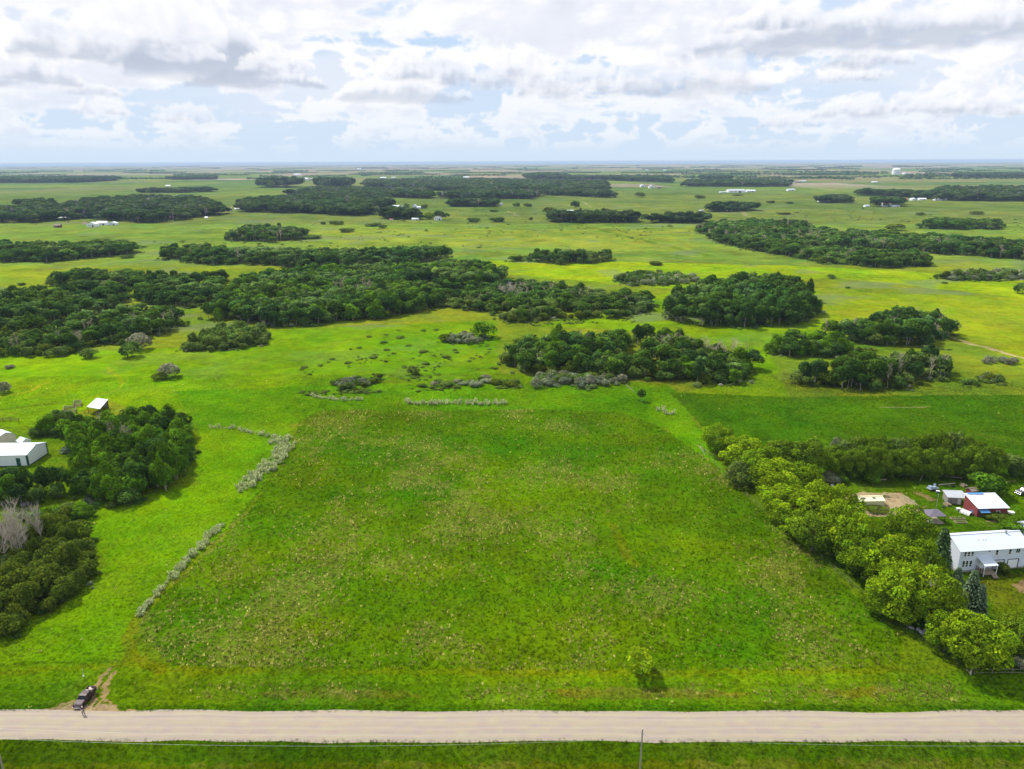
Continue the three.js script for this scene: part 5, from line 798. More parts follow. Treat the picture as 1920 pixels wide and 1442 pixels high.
// ---------------------------------------------------------------- left farmyard
{
  const he = 3.9, s = stand(-40, 855, 49.5, 853.5, he), back = G(82, 830, he), d = Math.hypot(back.x - s.b.x, back.z - s.b.z);
  const turn = s.turn, t = thing('white_shed', 'large white metal shed with dark green corner trim at the left edge', 'shed', setDown(s.mid).add(new THREE.Vector3(-Math.sin(turn) * d / 2, 0, -Math.cos(turn) * d / 2)), turn), w = s.len;
  gabled(t, w, d, he, 1.5, { wall: B.metalWhite, roof: B.roofWhite, over: 0.15 });
  for (const z of [d / 2 + 0.02, -d / 2 + 0.35]) mesh('corner_trim', box(0.1, he, 0.5, w / 2 + 0.03, 0, z - 0.2), B.green, t); mesh('corner_trim', box(0.4, he, 0.08, w / 2 - 0.18, 0, d / 2 + 0.05), B.green, t);
  const door = mesh('door', box(1.3, 2.9, 0.08, w / 2 - 3.0, 0, d / 2 + 0.05), B.green, t); mesh('handle', box(0.1, 0.2, 0.08, w / 2 - 2.5, 1.2, d / 2 + 0.12), B.white, door); mesh('skirt', box(w + 0.05, 0.4, d + 0.05, 0, -0.15, 0), B.green, t);
  // granary and little roof behind
  const t2 = thing('granary', 'white granary with broken pitched roof behind the large shed', 'granary', GY(6, 829), -0.55);
  mesh('wall', poly([[-3, -0.1], [3, -0.1], [3, 2.0], [1.9, 3.4], [0, 4.1], [-1.9, 3.4], [-3, 2.0]], 6.4, 'x'), B.beige, t2);
  const prof = [[-3.25, 1.9], [-1.95, 3.5], [0, 4.25], [1.95, 3.5], [3.25, 1.9]]; for (let k = 0; k < 4; k++) mesh('roof_panel', slab([-3.4, prof[k][1], prof[k][0]], [3.4, prof[k][1], prof[k][0]], [3.4, prof[k + 1][1], prof[k + 1][0]], [-3.4, prof[k + 1][1], prof[k + 1][0]], 0.08), B.roofWhite, t2);
  mesh('lean_to_roof', slab([-3.4, 1.8, 3.2], [3.4, 1.8, 3.2], [3.4, 1.0, 5.6], [-3.4, 1.0, 5.6], 0.08), B.roofWhite, t2); for (const x of [-3, 3]) mesh('lean_to_post', box(0.12, 1.1, 0.12, x, -0.05, 5.4), B.wood, t2);
  const t3 = thing('small_shed', 'little white roofed shed between granary and large shed', 'shed', GY(46, 836), -0.5); gabled(t3, 3.4, 3, 2, 0.9, { wall: B.sidingDull, roof: B.roofWhite, over: 0.2 }); mesh('door', box(0.8, 1.6, 0.05, 0, 0, 1.53), B.wood, t3);
  // open pole shed
  const c = [G(162.5, 762.5, 3), G(181, 746, 3.6), G(202.5, 749, 3.6), G(187, 767, 3)], m = setDown(c[0].clone().add(c[2]).multiplyScalar(0.5)), t4 = thing('pole_shed', 'open pole shed with white sheet roof above the left grove', 'shed', m), L = c.map((p) => [p.x - m.x, p.y, p.z - m.z]);
  mesh('roof', slab(...L, 0.1), B.roofWhite, t4); for (const p of L) mesh('post', box(0.16, p[1] - 0.05, 0.16, p[0] * 0.92, -0.05, p[2] * 0.92), B.darkWood, t4); const wl = [L[1], L[2]]; mesh('back_wall', slab([wl[0][0] * 0.93, 3.2, wl[0][2] * 0.93], [wl[1][0] * 0.93, 3.2, wl[1][2] * 0.93], [wl[1][0] * 0.93, 0, wl[1][2] * 0.95], [wl[0][0] * 0.93, 0, wl[0][2] * 0.95], 0.06), B.greyWood, t4);
}
// board pens and fences: posts and rails each a part
function fence(name, label, pts, gap, h, rails, mat, o = {}) {
  const L = pts.map((q) => GY(...q)), t = thing(name, label, o.cat ?? 'fence', L[0]);
  for (let k = 0; k + 1 < L.length; k++) { const a = L[k], b = L[k + 1], n = Math.max(1, Math.round(a.distanceTo(b) / gap)); for (let i = 0; i <= n; i++) { if (i === n && k + 2 < L.length) continue; const p = a.clone().lerp(b, i / n); p.y = groundY(p.x, p.z); const q = p.clone().sub(t.position); mesh('post', new THREE.CylinderGeometry(o.r ?? 0.08, o.r ?? 0.09, h + 0.3, 6).translate(q.x, q.y + h / 2 - 0.1, q.z), mat, t); if (i < n && rails) { const e = a.clone().lerp(b, (i + 1) / n); e.y = groundY(e.x, e.z); for (let r = 0; r < rails; r++) { const y = h * (0.92 - 0.62 * r / Math.max(1, rails - 1) * (rails > 1 ? 1 : 0)), S = new Leaves(3); S.stick(q.clone().add(new THREE.Vector3(0, y, 0)), e.clone().sub(t.position).add(new THREE.Vector3(0, y, 0)), o.rail ?? 0.05, o.rail ?? 0.05, [1, 1, 1], 4); mesh(o.railName ?? 'rail', S.build(), o.railMat ?? mat, t); } } } }
  return t;
}
const oldWood = new THREE.MeshStandardMaterial({ color: '#857a6c', roughness: 1 }), paleWood = new THREE.MeshStandardMaterial({ color: '#b5aa98', roughness: 1 }), wireMat = new THREE.MeshStandardMaterial({ color: '#9a9a98', roughness: 0.5, metalness: 0.6 });
fence('board_pen', 'grey board cattle pen beside the pole shed, upper one', [[139, 764], [153, 763], [153, 757], [140, 757], [139, 764]], 2.4, 1.5, 4, oldWood, { cat: 'pen', rail: 0.1 });
fence('board_pen', 'grey board cattle pen below the pole shed, longer one', [[120, 776], [143, 775], [143, 768], [121, 768], [120, 776]], 2.4, 1.5, 4, oldWood, { cat: 'pen', rail: 0.1 });
fence('pole_fence', 'brown pole fence behind the granary at the left edge', [[-20, 793], [20, 790], [36, 791]], 2.6, 1.4, 3, new THREE.MeshStandardMaterial({ color: '#5f4d3c', roughness: 1 }), { rail: 0.08 });
fence('rail_fence', 'weathered rail fence right of the corner post below the maples', [[1826, 1264], [1860, 1263], [1935, 1263]], 3.4, 1.15, 2, oldWood, { rail: 0.06 });
fence('wire_fence', 'wire fence on wooden posts along the field side of the maple belt', [[1818, 1262], [1760, 1222], [1700, 1182], [1620, 1118], [1540, 1050], [1450, 975], [1370, 905], [1312, 835]], 5, 1.15, 2, oldWood, { rail: 0.008, railName: 'wire', railMat: wireMat, r: 0.06 });
{ const t = thing('corner_post', 'pale thick fence post at the near corner of the maple belt', 'post', GY(1820, 1264)); mesh('shaft', new THREE.CylinderGeometry(0.14, 0.16, 1.7, 9).translate(0, 0.75, 0), paleWood, t); mesh('brace', new THREE.CylinderGeometry(0.06, 0.06, 1.6, 6).rotateZ(0.7).translate(-0.5, 0.6, 0.1), paleWood, t); }
{ // felled pale branches and stone heap along the belt
  const bits = [[1312, 836, 1322, 852, 'pale fallen branch at the far end of the belt'], [1170, 718, 1192, 737, 'pale fallen pole on the grass below the long grove']];
  for (const [a, b, c, d, l] of bits) { const p = GY(a, b), q = GY(c, d), t = thing('fallen_branch', l, 'branch', p), S = new Leaves(8); S.stick(new THREE.Vector3(0, 0.12, 0), q.clone().sub(p).add(new THREE.Vector3(0, 0.12, 0)), 0.09, 0.05, [0.9, 0.9, 0.9], 6); mesh('stem', S.build(), M.barkPale, t); const e = q.clone().sub(p).multiplyScalar(0.6); const S2 = new Leaves(9); S2.stick(e.clone().add(new THREE.Vector3(0, 0.15, 0)), e.clone().add(new THREE.Vector3(1.4, 0.5, -0.8)), 0.07, 0.03, [1.2, 1.2, 1.2], 5); mesh('twig', S2.build(), M.barkPale, t); }
  const r = mulberry(66), c = GY(1722, 1184); for (let k = 0; k < 9; k++) { const p = c.clone().add(new THREE.Vector3((r() - 0.5) * 2.6, 0, (r() - 0.5) * 2)); p.y = groundY(p.x, p.z); const t = new THREE.Mesh(new THREE.DodecahedronGeometry(0.28 + 0.25 * r(), 1), flat('#9a9a9c', 0.95)); t.name = numbered('field_stone'); t.position.copy(p).y += 0.12; t.rotation.set(r(), r(), r()); t.scale.set(1, 0.7, 1); t.castShadow = t.receiveShadow = true; tag(t, 'grey field stone in the heap under the biggest maple clump', 'stone', 'field stones heaped at the maple belt'); scene.add(t); }
}

// ---------------------------------------------------------------- pickup truck
function pickup(name, label, pos, turn, paint, o = {}) {          // nose along local +z
  const t = thing(name, label, 'truck', pos, turn);
  const P2 = (pts) => { const s = new THREE.Shape(pts.map(([a, b]) => new THREE.Vector2(a, b))); return s; };
  const ext = (pts, w, bev = 0.06) => { const g = new THREE.ExtrudeGeometry(P2(pts), { depth: w - 2 * bev, bevelEnabled: true, bevelThickness: bev, bevelSize: bev, bevelSegments: 3 }); g.translate(0, 0, -(w - 2 * bev) / 2); g.rotateY(-Math.PI / 2); return g; };   // outline in (z, y), width along x
  const W = 1.96, glass = new THREE.MeshPhysicalMaterial({ color: '#0c0f14', roughness: 0.06 }), rub = flat('#17181a', 0.9), chrome = flat('#b9bcc0', 0.25, { metalness: 0.9 }), blk = flat('#141416', 0.6);
  mesh('lower_body', ext([[-2.8, 0.55], [2.62, 0.5], [2.78, 0.62], [2.78, 0.98], [2.66, 1.1], [1.25, 1.16], [-2.8, 1.12]], W), paint, t);
  mesh('hood', ext([[1.22, 1.14], [2.6, 1.08], [2.66, 1.16], [2.5, 1.22], [1.3, 1.29], [1.2, 1.26]], W - 0.22, 0.04), paint, t);
  mesh('cab', ext([[-1.0, 1.12], [1.3, 1.14], [0.62, 1.82], [0.3, 1.9], [-0.72, 1.9], [-0.92, 1.84]], W - 0.26, 0.07), paint, t);
  mesh('windshield', slab([-0.74, 1.24, 1.33], [0.74, 1.24, 1.33], [0.64, 1.84, 0.72], [-0.64, 1.84, 0.72], 0.03), glass, t);
  mesh('rear_window', slab([-0.66, 1.3, -1.08], [0.66, 1.3, -1.08], [0.6, 1.78, -0.99], [-0.6, 1.78, -0.99], 0.03), glass, t);
  for (const s of [-1, 1]) { const x = s * (W / 2 - 0.105); for (const [z0, z1, z2, z3] of [[0.12, 1.05, 0.55, 0.12], [-0.82, 0.04, 0.04, -0.74]]) mesh('side_window', slab([x, 1.26, z0], [x, 1.26, z1], [x - s * 0.03, 1.78, z2], [x - s * 0.03, 1.78, z3], 0.02), glass, t); const mi = mesh('mirror', new RoundedBoxGeometry(0.24, 0.24, 0.14, 2, 0.04).translate(s * (W / 2 + 0.1), 1.28, 0.95), blk, t); mi.castShadow = true; for (const z of [0.1, -0.9]) mesh('door_handle', box(0.05, 0.05, 0.16, s * (W / 2 + 0.01), 0.98, z), blk, t); }
  mesh('bed', mergeGeometries([box(0.09, 0.42, 1.75, -W / 2 + 0.1, 1.1, -1.9), box(0.09, 0.42, 1.75, W / 2 - 0.1, 1.1, -1.9), box(W - 0.12, 0.42, 0.09, 0, 1.1, -2.78)]), paint, t); mesh('bed_floor', box(W - 0.3, 0.03, 1.7, 0, 1.13, -1.9), blk, t);
  if (o.load) for (const [x, z, a, b, c] of [[-0.45, -1.5, 0.6, 0.3, 0.5], [0.25, -1.9, 0.7, 0.34, 0.55], [-0.2, -2.35, 0.5, 0.3, 0.5]]) mesh('load_box', box(a, b, c, x, 1.165, z), flat('#b3a59c', 0.8), t);
  mesh('grille', box(1.25, 0.38, 0.06, 0, 0.68, 2.79), blk, t); for (let k = 0; k < 3; k++) mesh('grille_bar', box(1.22, 0.04, 0.05, 0, 0.72 + k * 0.12, 2.83), chrome, t);
  for (const s of [-1, 1]) { mesh('headlight', new RoundedBoxGeometry(0.32, 0.24, 0.1, 2, 0.04).translate(s * 0.8, 0.88, 2.76), flat('#dfe3e8', 0.2), t); mesh('tail_light', box(0.14, 0.4, 0.08, s * 0.88, 0.75, -2.82), flat('#7a1010', 0.4), t); }
  mesh('front_bumper', new RoundedBoxGeometry(W + 0.04, 0.26, 0.28, 3, 0.08).translate(0, 0.5, 2.82), chrome, t); mesh('rear_bumper', new RoundedBoxGeometry(W, 0.22, 0.24, 3, 0.07).translate(0, 0.52, -2.9), chrome, t); mesh('number_plate', box(0.4, 0.2, 0.03, 0, 0.42, 2.98), flat('#f2f2f2', 0.5), t);
  for (const x of [-0.16, 0, 0.16]) mesh('roof_light', box(0.1, 0.05, 0.1, x, 1.97, 0.42), flat('#f0c9a0', 0.3), t);
  for (const x of [-1, 1]) for (const z of [1.85, -1.85]) { const w = new THREE.Group(); w.name = 'wheel'; w.position.set(x * (W / 2 - 0.13), 0.4, z); t.add(w); mesh('tyre', new THREE.TorusGeometry(0.3, 0.115, 8, 20).rotateY(Math.PI / 2).scale(1.15, 1, 1), rub, w); mesh('rim', new THREE.CylinderGeometry(0.22, 0.22, 0.18, 14).rotateZ(Math.PI / 2), chrome, w); mesh('hub', new THREE.CylinderGeometry(0.07, 0.07, 0.24, 8).rotateZ(Math.PI / 2), blk, w); }
  mesh('wheel_well', mergeGeometries([1.85, -1.85].map((z) => box(W - 0.06, 0.34, 0.98, 0, 0.36, z))), blk, t);
  return t;
}
{
  const a = G(146, 1330), b = G(174, 1297), mid = a.clone().lerp(b, 0.5); mid.y = groundY(mid.x, mid.z) + 0.02;
  const paint = new THREE.MeshPhysicalMaterial({ color: '#30081a', roughness: 0.55, metalness: 0, clearcoat: 0.3, clearcoatRoughness: 0.1 });
  pickup('pickup_truck', 'dark maroon pickup truck parked on the field approach facing the road', mid, Math.atan2(a.x - b.x, a.z - b.z), paint, { load: true }).scale.setScalar(0.84);
  const k = GY(1921, 926); pickup('yard_truck', 'black pickup cut by the right edge of the yard', k, -1.25, new THREE.MeshPhysicalMaterial({ color: '#101114', roughness: 0.3, clearcoat: 1 }));
}
// ---------------------------------------------------------------- person on the road's edge
{
  const foot = G(157, 1341), res = 84, S = 2.0, mc = new MarchingCubes(res, new THREE.MeshStandardMaterial(), false, false, 80000);
  const v3 = (x, y, z) => new THREE.Vector3(x, y, z);
  // joints in metres; the figure faces the camera with both hands before the chest
  const bones = [[v3(-0.1, 0.92, 0), v3(-0.13, 0.5, 0.03), 0.095, 0.068], [v3(-0.13, 0.5, 0.03), v3(-0.14, 0.09, -0.01), 0.068, 0.045], [v3(-0.14, 0.05, -0.02), v3(-0.16, 0.04, 0.15), 0.048, 0.04], [v3(0.1, 0.92, 0), v3(0.14, 0.5, 0.05), 0.095, 0.068], [v3(0.14, 0.5, 0.05), v3(0.19, 0.09, 0.0), 0.068, 0.045], [v3(0.19, 0.05, -0.01), v3(0.24, 0.04, 0.15), 0.048, 0.04],
    [v3(0, 0.95, 0), v3(0, 1.18, 0.01), 0.15, 0.145], [v3(0, 1.18, 0.01), v3(0, 1.38, 0), 0.15, 0.155], [v3(-0.15, 1.42, 0), v3(0.15, 1.42, 0), 0.075, 0.075], [v3(0, 1.42, 0), v3(0, 1.56, 0.02), 0.058, 0.052], [v3(0, 1.62, 0.02), v3(0, 1.69, 0.01), 0.092, 0.098], [v3(0, 1.63, 0.11), v3(0, 1.61, 0.125), 0.018, 0.016],
    [v3(-0.2, 1.41, 0), v3(-0.3, 1.15, 0.03), 0.062, 0.048], [v3(-0.3, 1.15, 0.03), v3(-0.12, 1.13, 0.27), 0.046, 0.036], [v3(0.2, 1.41, 0), v3(0.31, 1.15, 0.03), 0.062, 0.048], [v3(0.31, 1.15, 0.03), v3(0.12, 1.13, 0.27), 0.046, 0.036], [v3(-0.12, 1.13, 0.27), v3(-0.07, 1.14, 0.33), 0.042, 0.036], [v3(0.12, 1.13, 0.27), v3(0.07, 1.14, 0.33), 0.042, 0.036]];
  for (const s of [-1, 1]) for (let f = 0; f < 4; f++) bones.push([v3(s * 0.075, 1.155 - f * 0.021, 0.345), v3(s * 0.03, 1.15 - f * 0.02, 0.375 - f * 0.006), 0.011, 0.009]); for (const s of [-1, 1]) bones.push([v3(s * 0.085, 1.17, 0.31), v3(s * 0.05, 1.2, 0.335), 0.012, 0.01]);
  const d1 = (p, [a, b, ra, rb]) => { const ux = b.x - a.x, uy = b.y - a.y, uz = b.z - a.z, t = clamp(((p.x - a.x) * ux + (p.y - a.y) * uy + (p.z - a.z) * uz) / (ux * ux + uy * uy + uz * uz)); return Math.hypot(p.x - a.x - ux * t, p.y - a.y - uy * t, p.z - a.z - uz * t) - lerp(ra, rb, t); };
  const p = new THREE.Vector3();
  for (let k = 0; k < res; k++) for (let j = 0; j < res; j++) for (let i = 0; i < res; i++) {
    p.set((i / res * 2 - 1) * S / 2, (j / res * 2 - 1) * S / 2 + 0.9, (k / res * 2 - 1) * S / 2); let m = 1;
    if (Math.abs(p.x) < 0.5 && p.z > -0.3 && p.z < 0.5) for (const b of bones) { const d = d1(p, b), h = clamp(0.5 + 0.5 * (m - d) / 0.035); m = lerp(m, d, h) - 0.035 * h * (1 - h); }
    mc.setCell(i, j, k, -m);
  }
  mc.isolation = 0; mc.update();
  const n = mc.count, pos = new Float32Array(n * 3), nor = new Float32Array(n * 3), col = new Float32Array(n * 3);
  for (let i = 0; i < n; i++) {
    const x = mc.positionArray[i * 3] * S / 2, y = mc.positionArray[i * 3 + 1] * S / 2 + 0.9, z = mc.positionArray[i * 3 + 2] * S / 2; pos.set([x, y, z], i * 3); nor.set([mc.normalArray[i * 3], mc.normalArray[i * 3 + 1], mc.normalArray[i * 3 + 2]], i * 3);
    const skin = [0.5, 0.3, 0.22], shirt = [0.05, 0.05, 0.06], pants = [0.035, 0.03, 0.03], shoe = [0.05, 0.045, 0.045]; const arm = y > 1.05 && y < 1.22 && z > 0.07 && Math.abs(x) < 0.34;
    col.set(y > 1.5 || arm ? skin : y > 0.96 ? shirt : y > 0.1 ? pants : shoe, i * 3);
  }
  const g = new THREE.BufferGeometry(); g.setAttribute('position', new THREE.BufferAttribute(pos, 3)); g.setAttribute('normal', new THREE.BufferAttribute(nor, 3)); g.setAttribute('color', new THREE.BufferAttribute(col, 3));
  const t = thing('person', 'person in dark clothes and pale cap holding a controller beside the pickup', 'person', foot.setY(0.035), 0.25); t.scale.setScalar(1.1);
  mesh('body', g, new THREE.MeshStandardMaterial({ vertexColors: true, roughness: 0.8 }), t);
  const cap = mergeGeometries([new THREE.SphereGeometry(0.108, 14, 8, 0, 6.283, 0, Math.PI * 0.5).translate(0, 1.69, 0.01), new THREE.CylinderGeometry(0.1, 0.1, 0.015, 14, 1, false, -1.2, 2.4).translate(0, 1.695, 0.07)]); mesh('cap', cap, flat('#d9c8ba', 0.8), t);
  for (const s of [-1, 1]) { mesh('eye', new THREE.SphereGeometry(0.011, 8, 6).translate(s * 0.033, 1.665, 0.098), flat('#16130f', 0.3), t); mesh('ear', new THREE.SphereGeometry(0.02, 8, 6).scale(0.5, 1.3, 0.8).translate(s * 0.098, 1.645, 0.01), flat('#b98d78', 0.7), t); } mesh('mouth', box(0.04, 0.008, 0.01, 0, 1.585, 0.1), flat('#8a4a42', 0.6), t);
  const c = thing('remote_controller', 'pale grey remote controller in the person\'s hands', 'controller', foot.clone().add(new THREE.Vector3(Math.sin(0.25) * 0.418, 1.235, Math.cos(0.25) * 0.418)), 0.25); mesh('case', new RoundedBoxGeometry(0.2, 0.1, 0.06, 2, 0.02).translate(0, 0.01, 0), flat('#d2d2d4', 0.5), c); for (const s of [-1, 1]) mesh('stick', new THREE.CylinderGeometry(0.006, 0.006, 0.035, 6).rotateX(Math.PI / 2).translate(s * 0.05, 0.03, -0.04), B.dark, c);
}
// ---------------------------------------------------------------- power line south of the road, marker by the approach
{
  const lineP = (px, py, top, label) => { const b = G(px, py); b.y = groundY(b.x, b.z); const h = heightTo(b, top), t = thing('power_pole', label, 'pole', b); mesh('shaft', new THREE.CylinderGeometry(0.11, 0.16, h + 0.3, 9).translate(0, h / 2 - 0.15, 0), new THREE.MeshStandardMaterial({ map: worn('#9c9488', 21, 0.3), roughness: 1 }), t); mesh('insulator', new THREE.LatheGeometry([[0, 0], [0.05, 0], [0.09, 0.06], [0.05, 0.1], [0.08, 0.15], [0.03, 0.2], [0, 0.2]].map(([a, c]) => new THREE.Vector2(a, c)), 10).translate(0, h, 0), flat('#e8e8e4', 0.3), t); const br = new THREE.CylinderGeometry(0.03, 0.03, 0.5, 6).rotateZ(Math.PI / 2).translate(0.28, h - 0.9, 0.05); mesh('bracket', br, B.roofGrey, t); mesh('cutout', new THREE.CylinderGeometry(0.05, 0.05, 0.45, 8).rotateZ(0.5).translate(0.55, h - 1.1, 0.05), flat('#d8d8d6', 0.4), t); return new THREE.Vector3(b.x, b.y + h + 0.2, b.z); };
  const a = lineP(13, 1470, 1368, 'grey wooden power pole at the lower left edge'), b = lineP(1199, 1462, 1368, 'slim wooden power pole in the middle of the roadside'), step = b.clone().sub(a);
  const c = b.clone().add(step), z = a.clone().sub(step); for (const q of [c, z]) { const base = new THREE.Vector3(q.x, groundY(q.x, q.z), q.z), t = thing('power_pole', q === c ? 'next power pole beyond the right edge' : 'next power pole beyond the left edge', 'pole', base), h = q.y - base.y - 0.2; mesh('shaft', new THREE.CylinderGeometry(0.11, 0.16, h + 0.3, 9).translate(0, h / 2 - 0.15, 0), oldWood, t); mesh('insulator', new THREE.SphereGeometry(0.09, 8, 6).translate(0, h + 0.08, 0), flat('#e8e8e4', 0.3), t); }
  const wire = (p, q, drop, sag, label) => { const n = 40, pts = []; for (let i = 0; i <= n; i++) { const u = i / n, v = p.clone().lerp(q, u); v.y -= drop + 4 * sag * u * (1 - u); pts.push(v); } const m = mesh(numbered('power_wire'), new THREE.TubeGeometry(new THREE.CatmullRomCurve3(pts), 80, 0.012, 5), flat('#c9ccc4', 0.4, { metalness: 0.5 }), scene); tag(m, label, 'wire', 'wires of the power line'); };
  [[z, a, 'left of the left pole'], [a, b, 'between the two poles'], [b, c, 'right of the middle pole']].forEach(([p, q, w]) => { wire(p, q, 0, 1.3, 'upper power wire ' + w); wire(p, q, 1.9, 1.5, 'lower power wire ' + w); });
  const m = GY(157, 1269), t = thing('marker_post', 'thin pale marker post with a white knob behind the pickup', 'post', m), h = 2.1; mesh('rod', new THREE.CylinderGeometry(0.035, 0.035, h, 6).translate(0, h / 2, 0), flat('#cfd3cc', 0.6), t); mesh('knob', new THREE.SphereGeometry(0.16, 10, 8).translate(0, 0.5, 0.05), flat('#f2f2ec', 0.6), t);
}

// ---------------------------------------------------------------- farms on the plain: each building by the pixels of its foot
{
  const mats = { w: [B.siding, B.roofWhite], g: [B.siding, B.roofGrey], r: [B.sidingDull, B.redRoof], b: [B.brownWood, B.brownRoof], d: [B.greyWood, B.brownRoof], m: [B.metalWhite, B.roofWhite], l: [B.metalWhite, B.roofGrey] };
  // [left px, right px, foot py, top py, depth m, finish, ridge, label]
  const list = [
    [163, 179, 425.5, 417, 11, 'm', 'z', 'white gable ended shed in front of the far left grey wood'], [181, 199, 422.5, 415, 9, 'g', 'x', 'long pale house with grey roof beside the white gable shed'], [204, 217, 422.5, 416, 9, 'w', 'z', 'small white house right of the long pale house'], [101, 113, 427, 420, 5, 'b', 'x', 'little dark shed left of the far left farm'], [107, 128, 411, 406.5, 9, 'g', 'x', 'long low roof at the left end of the grey wood'], [155, 161, 421, 417, 5, 'r', 'x', 'small red roofed hut behind the white gable shed'],
    [408, 419, 395, 388, 12, 'w', 'z', 'white house at the end of the far left lane'], [418, 432, 396, 389.5, 12, 'l', 'x', 'grey roofed shop beside the white lane house'], [440, 449, 394, 390, 10, 'w', 'x', 'small white shed right of the lane house'], [345, 358, 384, 380, 12, 'g', 'x', 'pale roof at the right end of the grey wood'], [384, 389, 409.5, 406.5, 4, 'w', 'x', 'tiny white shelter on the field by the lane'], [230, 236, 386, 383, 9, 'g', 'x', 'pale roof inside the grey wood'],
    [735, 748, 390.5, 385, 12, 'w', 'x', 'white farmhouse left in the white farm'], [750, 758, 390.5, 385.5, 10, 'g', 'z', 'grey roofed barn in the white farm'], [774, 781, 390.5, 383, 9, 'w', 'z', 'tall white gable in the white farm'], [782, 794, 391, 387, 9, 'w', 'x', 'long white shed in the white farm'],
    [772, 785, 413, 409, 7, 'w', 'x', 'white trailer among the middle farm trees'], [814, 828, 413, 405, 11, 'l', 'z', 'grey roofed shed right of the middle farm trees'], [730, 737, 413, 410, 5, 'r', 'x', 'brown hut at the left of the middle farm trees'], [880, 885, 413, 409.5, 5, 'w', 'x', 'white box by the round bush on the plain'],
    [924, 930, 385, 381, 10, 'b', 'x', 'brown shed at the end of the far belt'], [937, 943, 385, 380.5, 10, 'w', 'z', 'white shed at the end of the far belt'], [1032, 1043, 400, 395.5, 9, 'w', 'x', 'cream long shed left on the lane farm'], [1046, 1054, 398, 392.5, 9, 'w', 'z', 'white house in the lane farm'], [1055, 1065, 398.5, 394, 9, 'l', 'x', 'grey roofed garage in the lane farm'], [1065, 1075, 398.5, 394, 9, 'w', 'x', 'white shed right in the lane farm'],
    [1109, 1117, 358.5, 355, 14, 'w', 'x', 'white shed by the far middle wood'], [1201, 1209, 351, 346, 16, 'w', 'z', 'white barn in the far middle farm'], [1217, 1227, 353, 347, 16, 'l', 'z', 'large pale house in the far middle farm'], [1231, 1240, 353, 349, 14, 'd', 'x', 'brown shed in the far middle farm'],
    [1365, 1398, 361, 355, 26, 'l', 'x', 'long grey roofed barn on the far right plain'], [1400, 1417, 360, 356, 18, 'w', 'x', 'white shed at the end of the long barn'], [1350, 1364, 361.5, 359, 12, 'g', 'x', 'low shed left of the long barn'], [1364, 1373, 396, 389, 10, 'w', 'z', 'white house in the far white yard'], [1332, 1336, 396.5, 393, 6, 'w', 'x', 'small white shed in the far white yard'], [1312, 1320, 396, 393.5, 6, 'g', 'x', 'grey hut left in the far white yard'], [1325, 1330, 406, 404, 5, 'w', 'x', 'white dot of a shelter below the white yard'],
    [1536, 1546, 379, 374, 11, 'l', 'x', 'pale house among the far farm trees'], [1548, 1556, 379, 374, 10, 'g', 'z', 'grey gable among the far farm trees'], [1622, 1631, 388, 384, 9, 'l', 'x', 'pale shed left of the red roofed house'], [1655, 1672, 387.5, 377.5, 14, 'r', 'x', 'red roofed house among dark trees on the right'], [1674, 1687, 388, 384.5, 9, 'w', 'x', 'white shed right of the red roofed house'],
    [1694, 1704, 375.5, 372, 14, 'r', 'x', 'small red shed left of the white barns by the wood'], [1710, 1721, 376, 371.5, 14, 'w', 'z', 'white gable barn by the far right wood'], [1723, 1738, 375.5, 371.5, 14, 'w', 'x', 'white long barn by the far right wood'], [1755, 1776, 376, 372, 16, 'w', 'x', 'longest pale barn by the far right wood'],
    [1477, 1491, 358, 354, 16, 'l', 'x', 'grey roofed house right of the long barn'], [1490, 1504, 342.5, 339, 20, 'd', 'x', 'brown shed on the far right field'], [1500, 1512, 341, 338, 20, 'g', 'x', 'pale shed on the far right field'], [1637, 1646, 342, 340, 18, 'w', 'x', 'white barn near the horizon at right'], [1694, 1707, 326.5, 324, 30, 'w', 'x', 'white building right of the round tank'], [1439, 1447, 345, 343, 18, 'w', 'x', 'white roof in the far wood by the long barn'],
    [566, 576, 338, 333.5, 20, 'w', 'x', 'white silo shed on the far field left'], [580, 593, 338, 334, 22, 'd', 'x', 'brown barn beside the white silo shed'], [551, 563, 328.5, 326, 30, 'w', 'x', 'white shed near the horizon at left'], [713, 723, 335, 332, 22, 'w', 'x', 'white shed beyond the far trees'], [734, 741, 334.5, 331.5, 20, 'g', 'x', 'pale roof beyond the far trees'], [740, 747, 357, 354, 14, 'w', 'x', 'white shed before the broad far wood'], [778, 798, 355, 352, 14, 'l', 'x', 'pale houses inside the broad far wood'], [640, 646, 350, 347, 16, 'w', 'z', 'white house under the tall far trees'], [868, 879, 334, 331, 24, 'w', 'x', 'white shed on the brown far field'], [670, 676, 317.5, 315.5, 40, 'w', 'x', 'white speck of an elevator near the horizon'], [1015, 1023, 336.5, 334, 20, 'w', 'x', 'white house by the dark trees on the brown field'], [1290, 1297, 338, 335, 20, 'w', 'x', 'pale shed above the far wood'], [1211, 1216, 319.5, 318, 40, 'w', 'x', 'white speck near the horizon at right'], [1245, 1249, 319.5, 318, 40, 'w', 'x', 'second white speck near the horizon at right'], [310, 318, 349.5, 347, 14, 'w', 'x', 'white roof in the far scattered grove'], [1070, 1078, 348, 345.5, 14, 'd', 'x', 'dark roof in the far middle wood'],
  ];
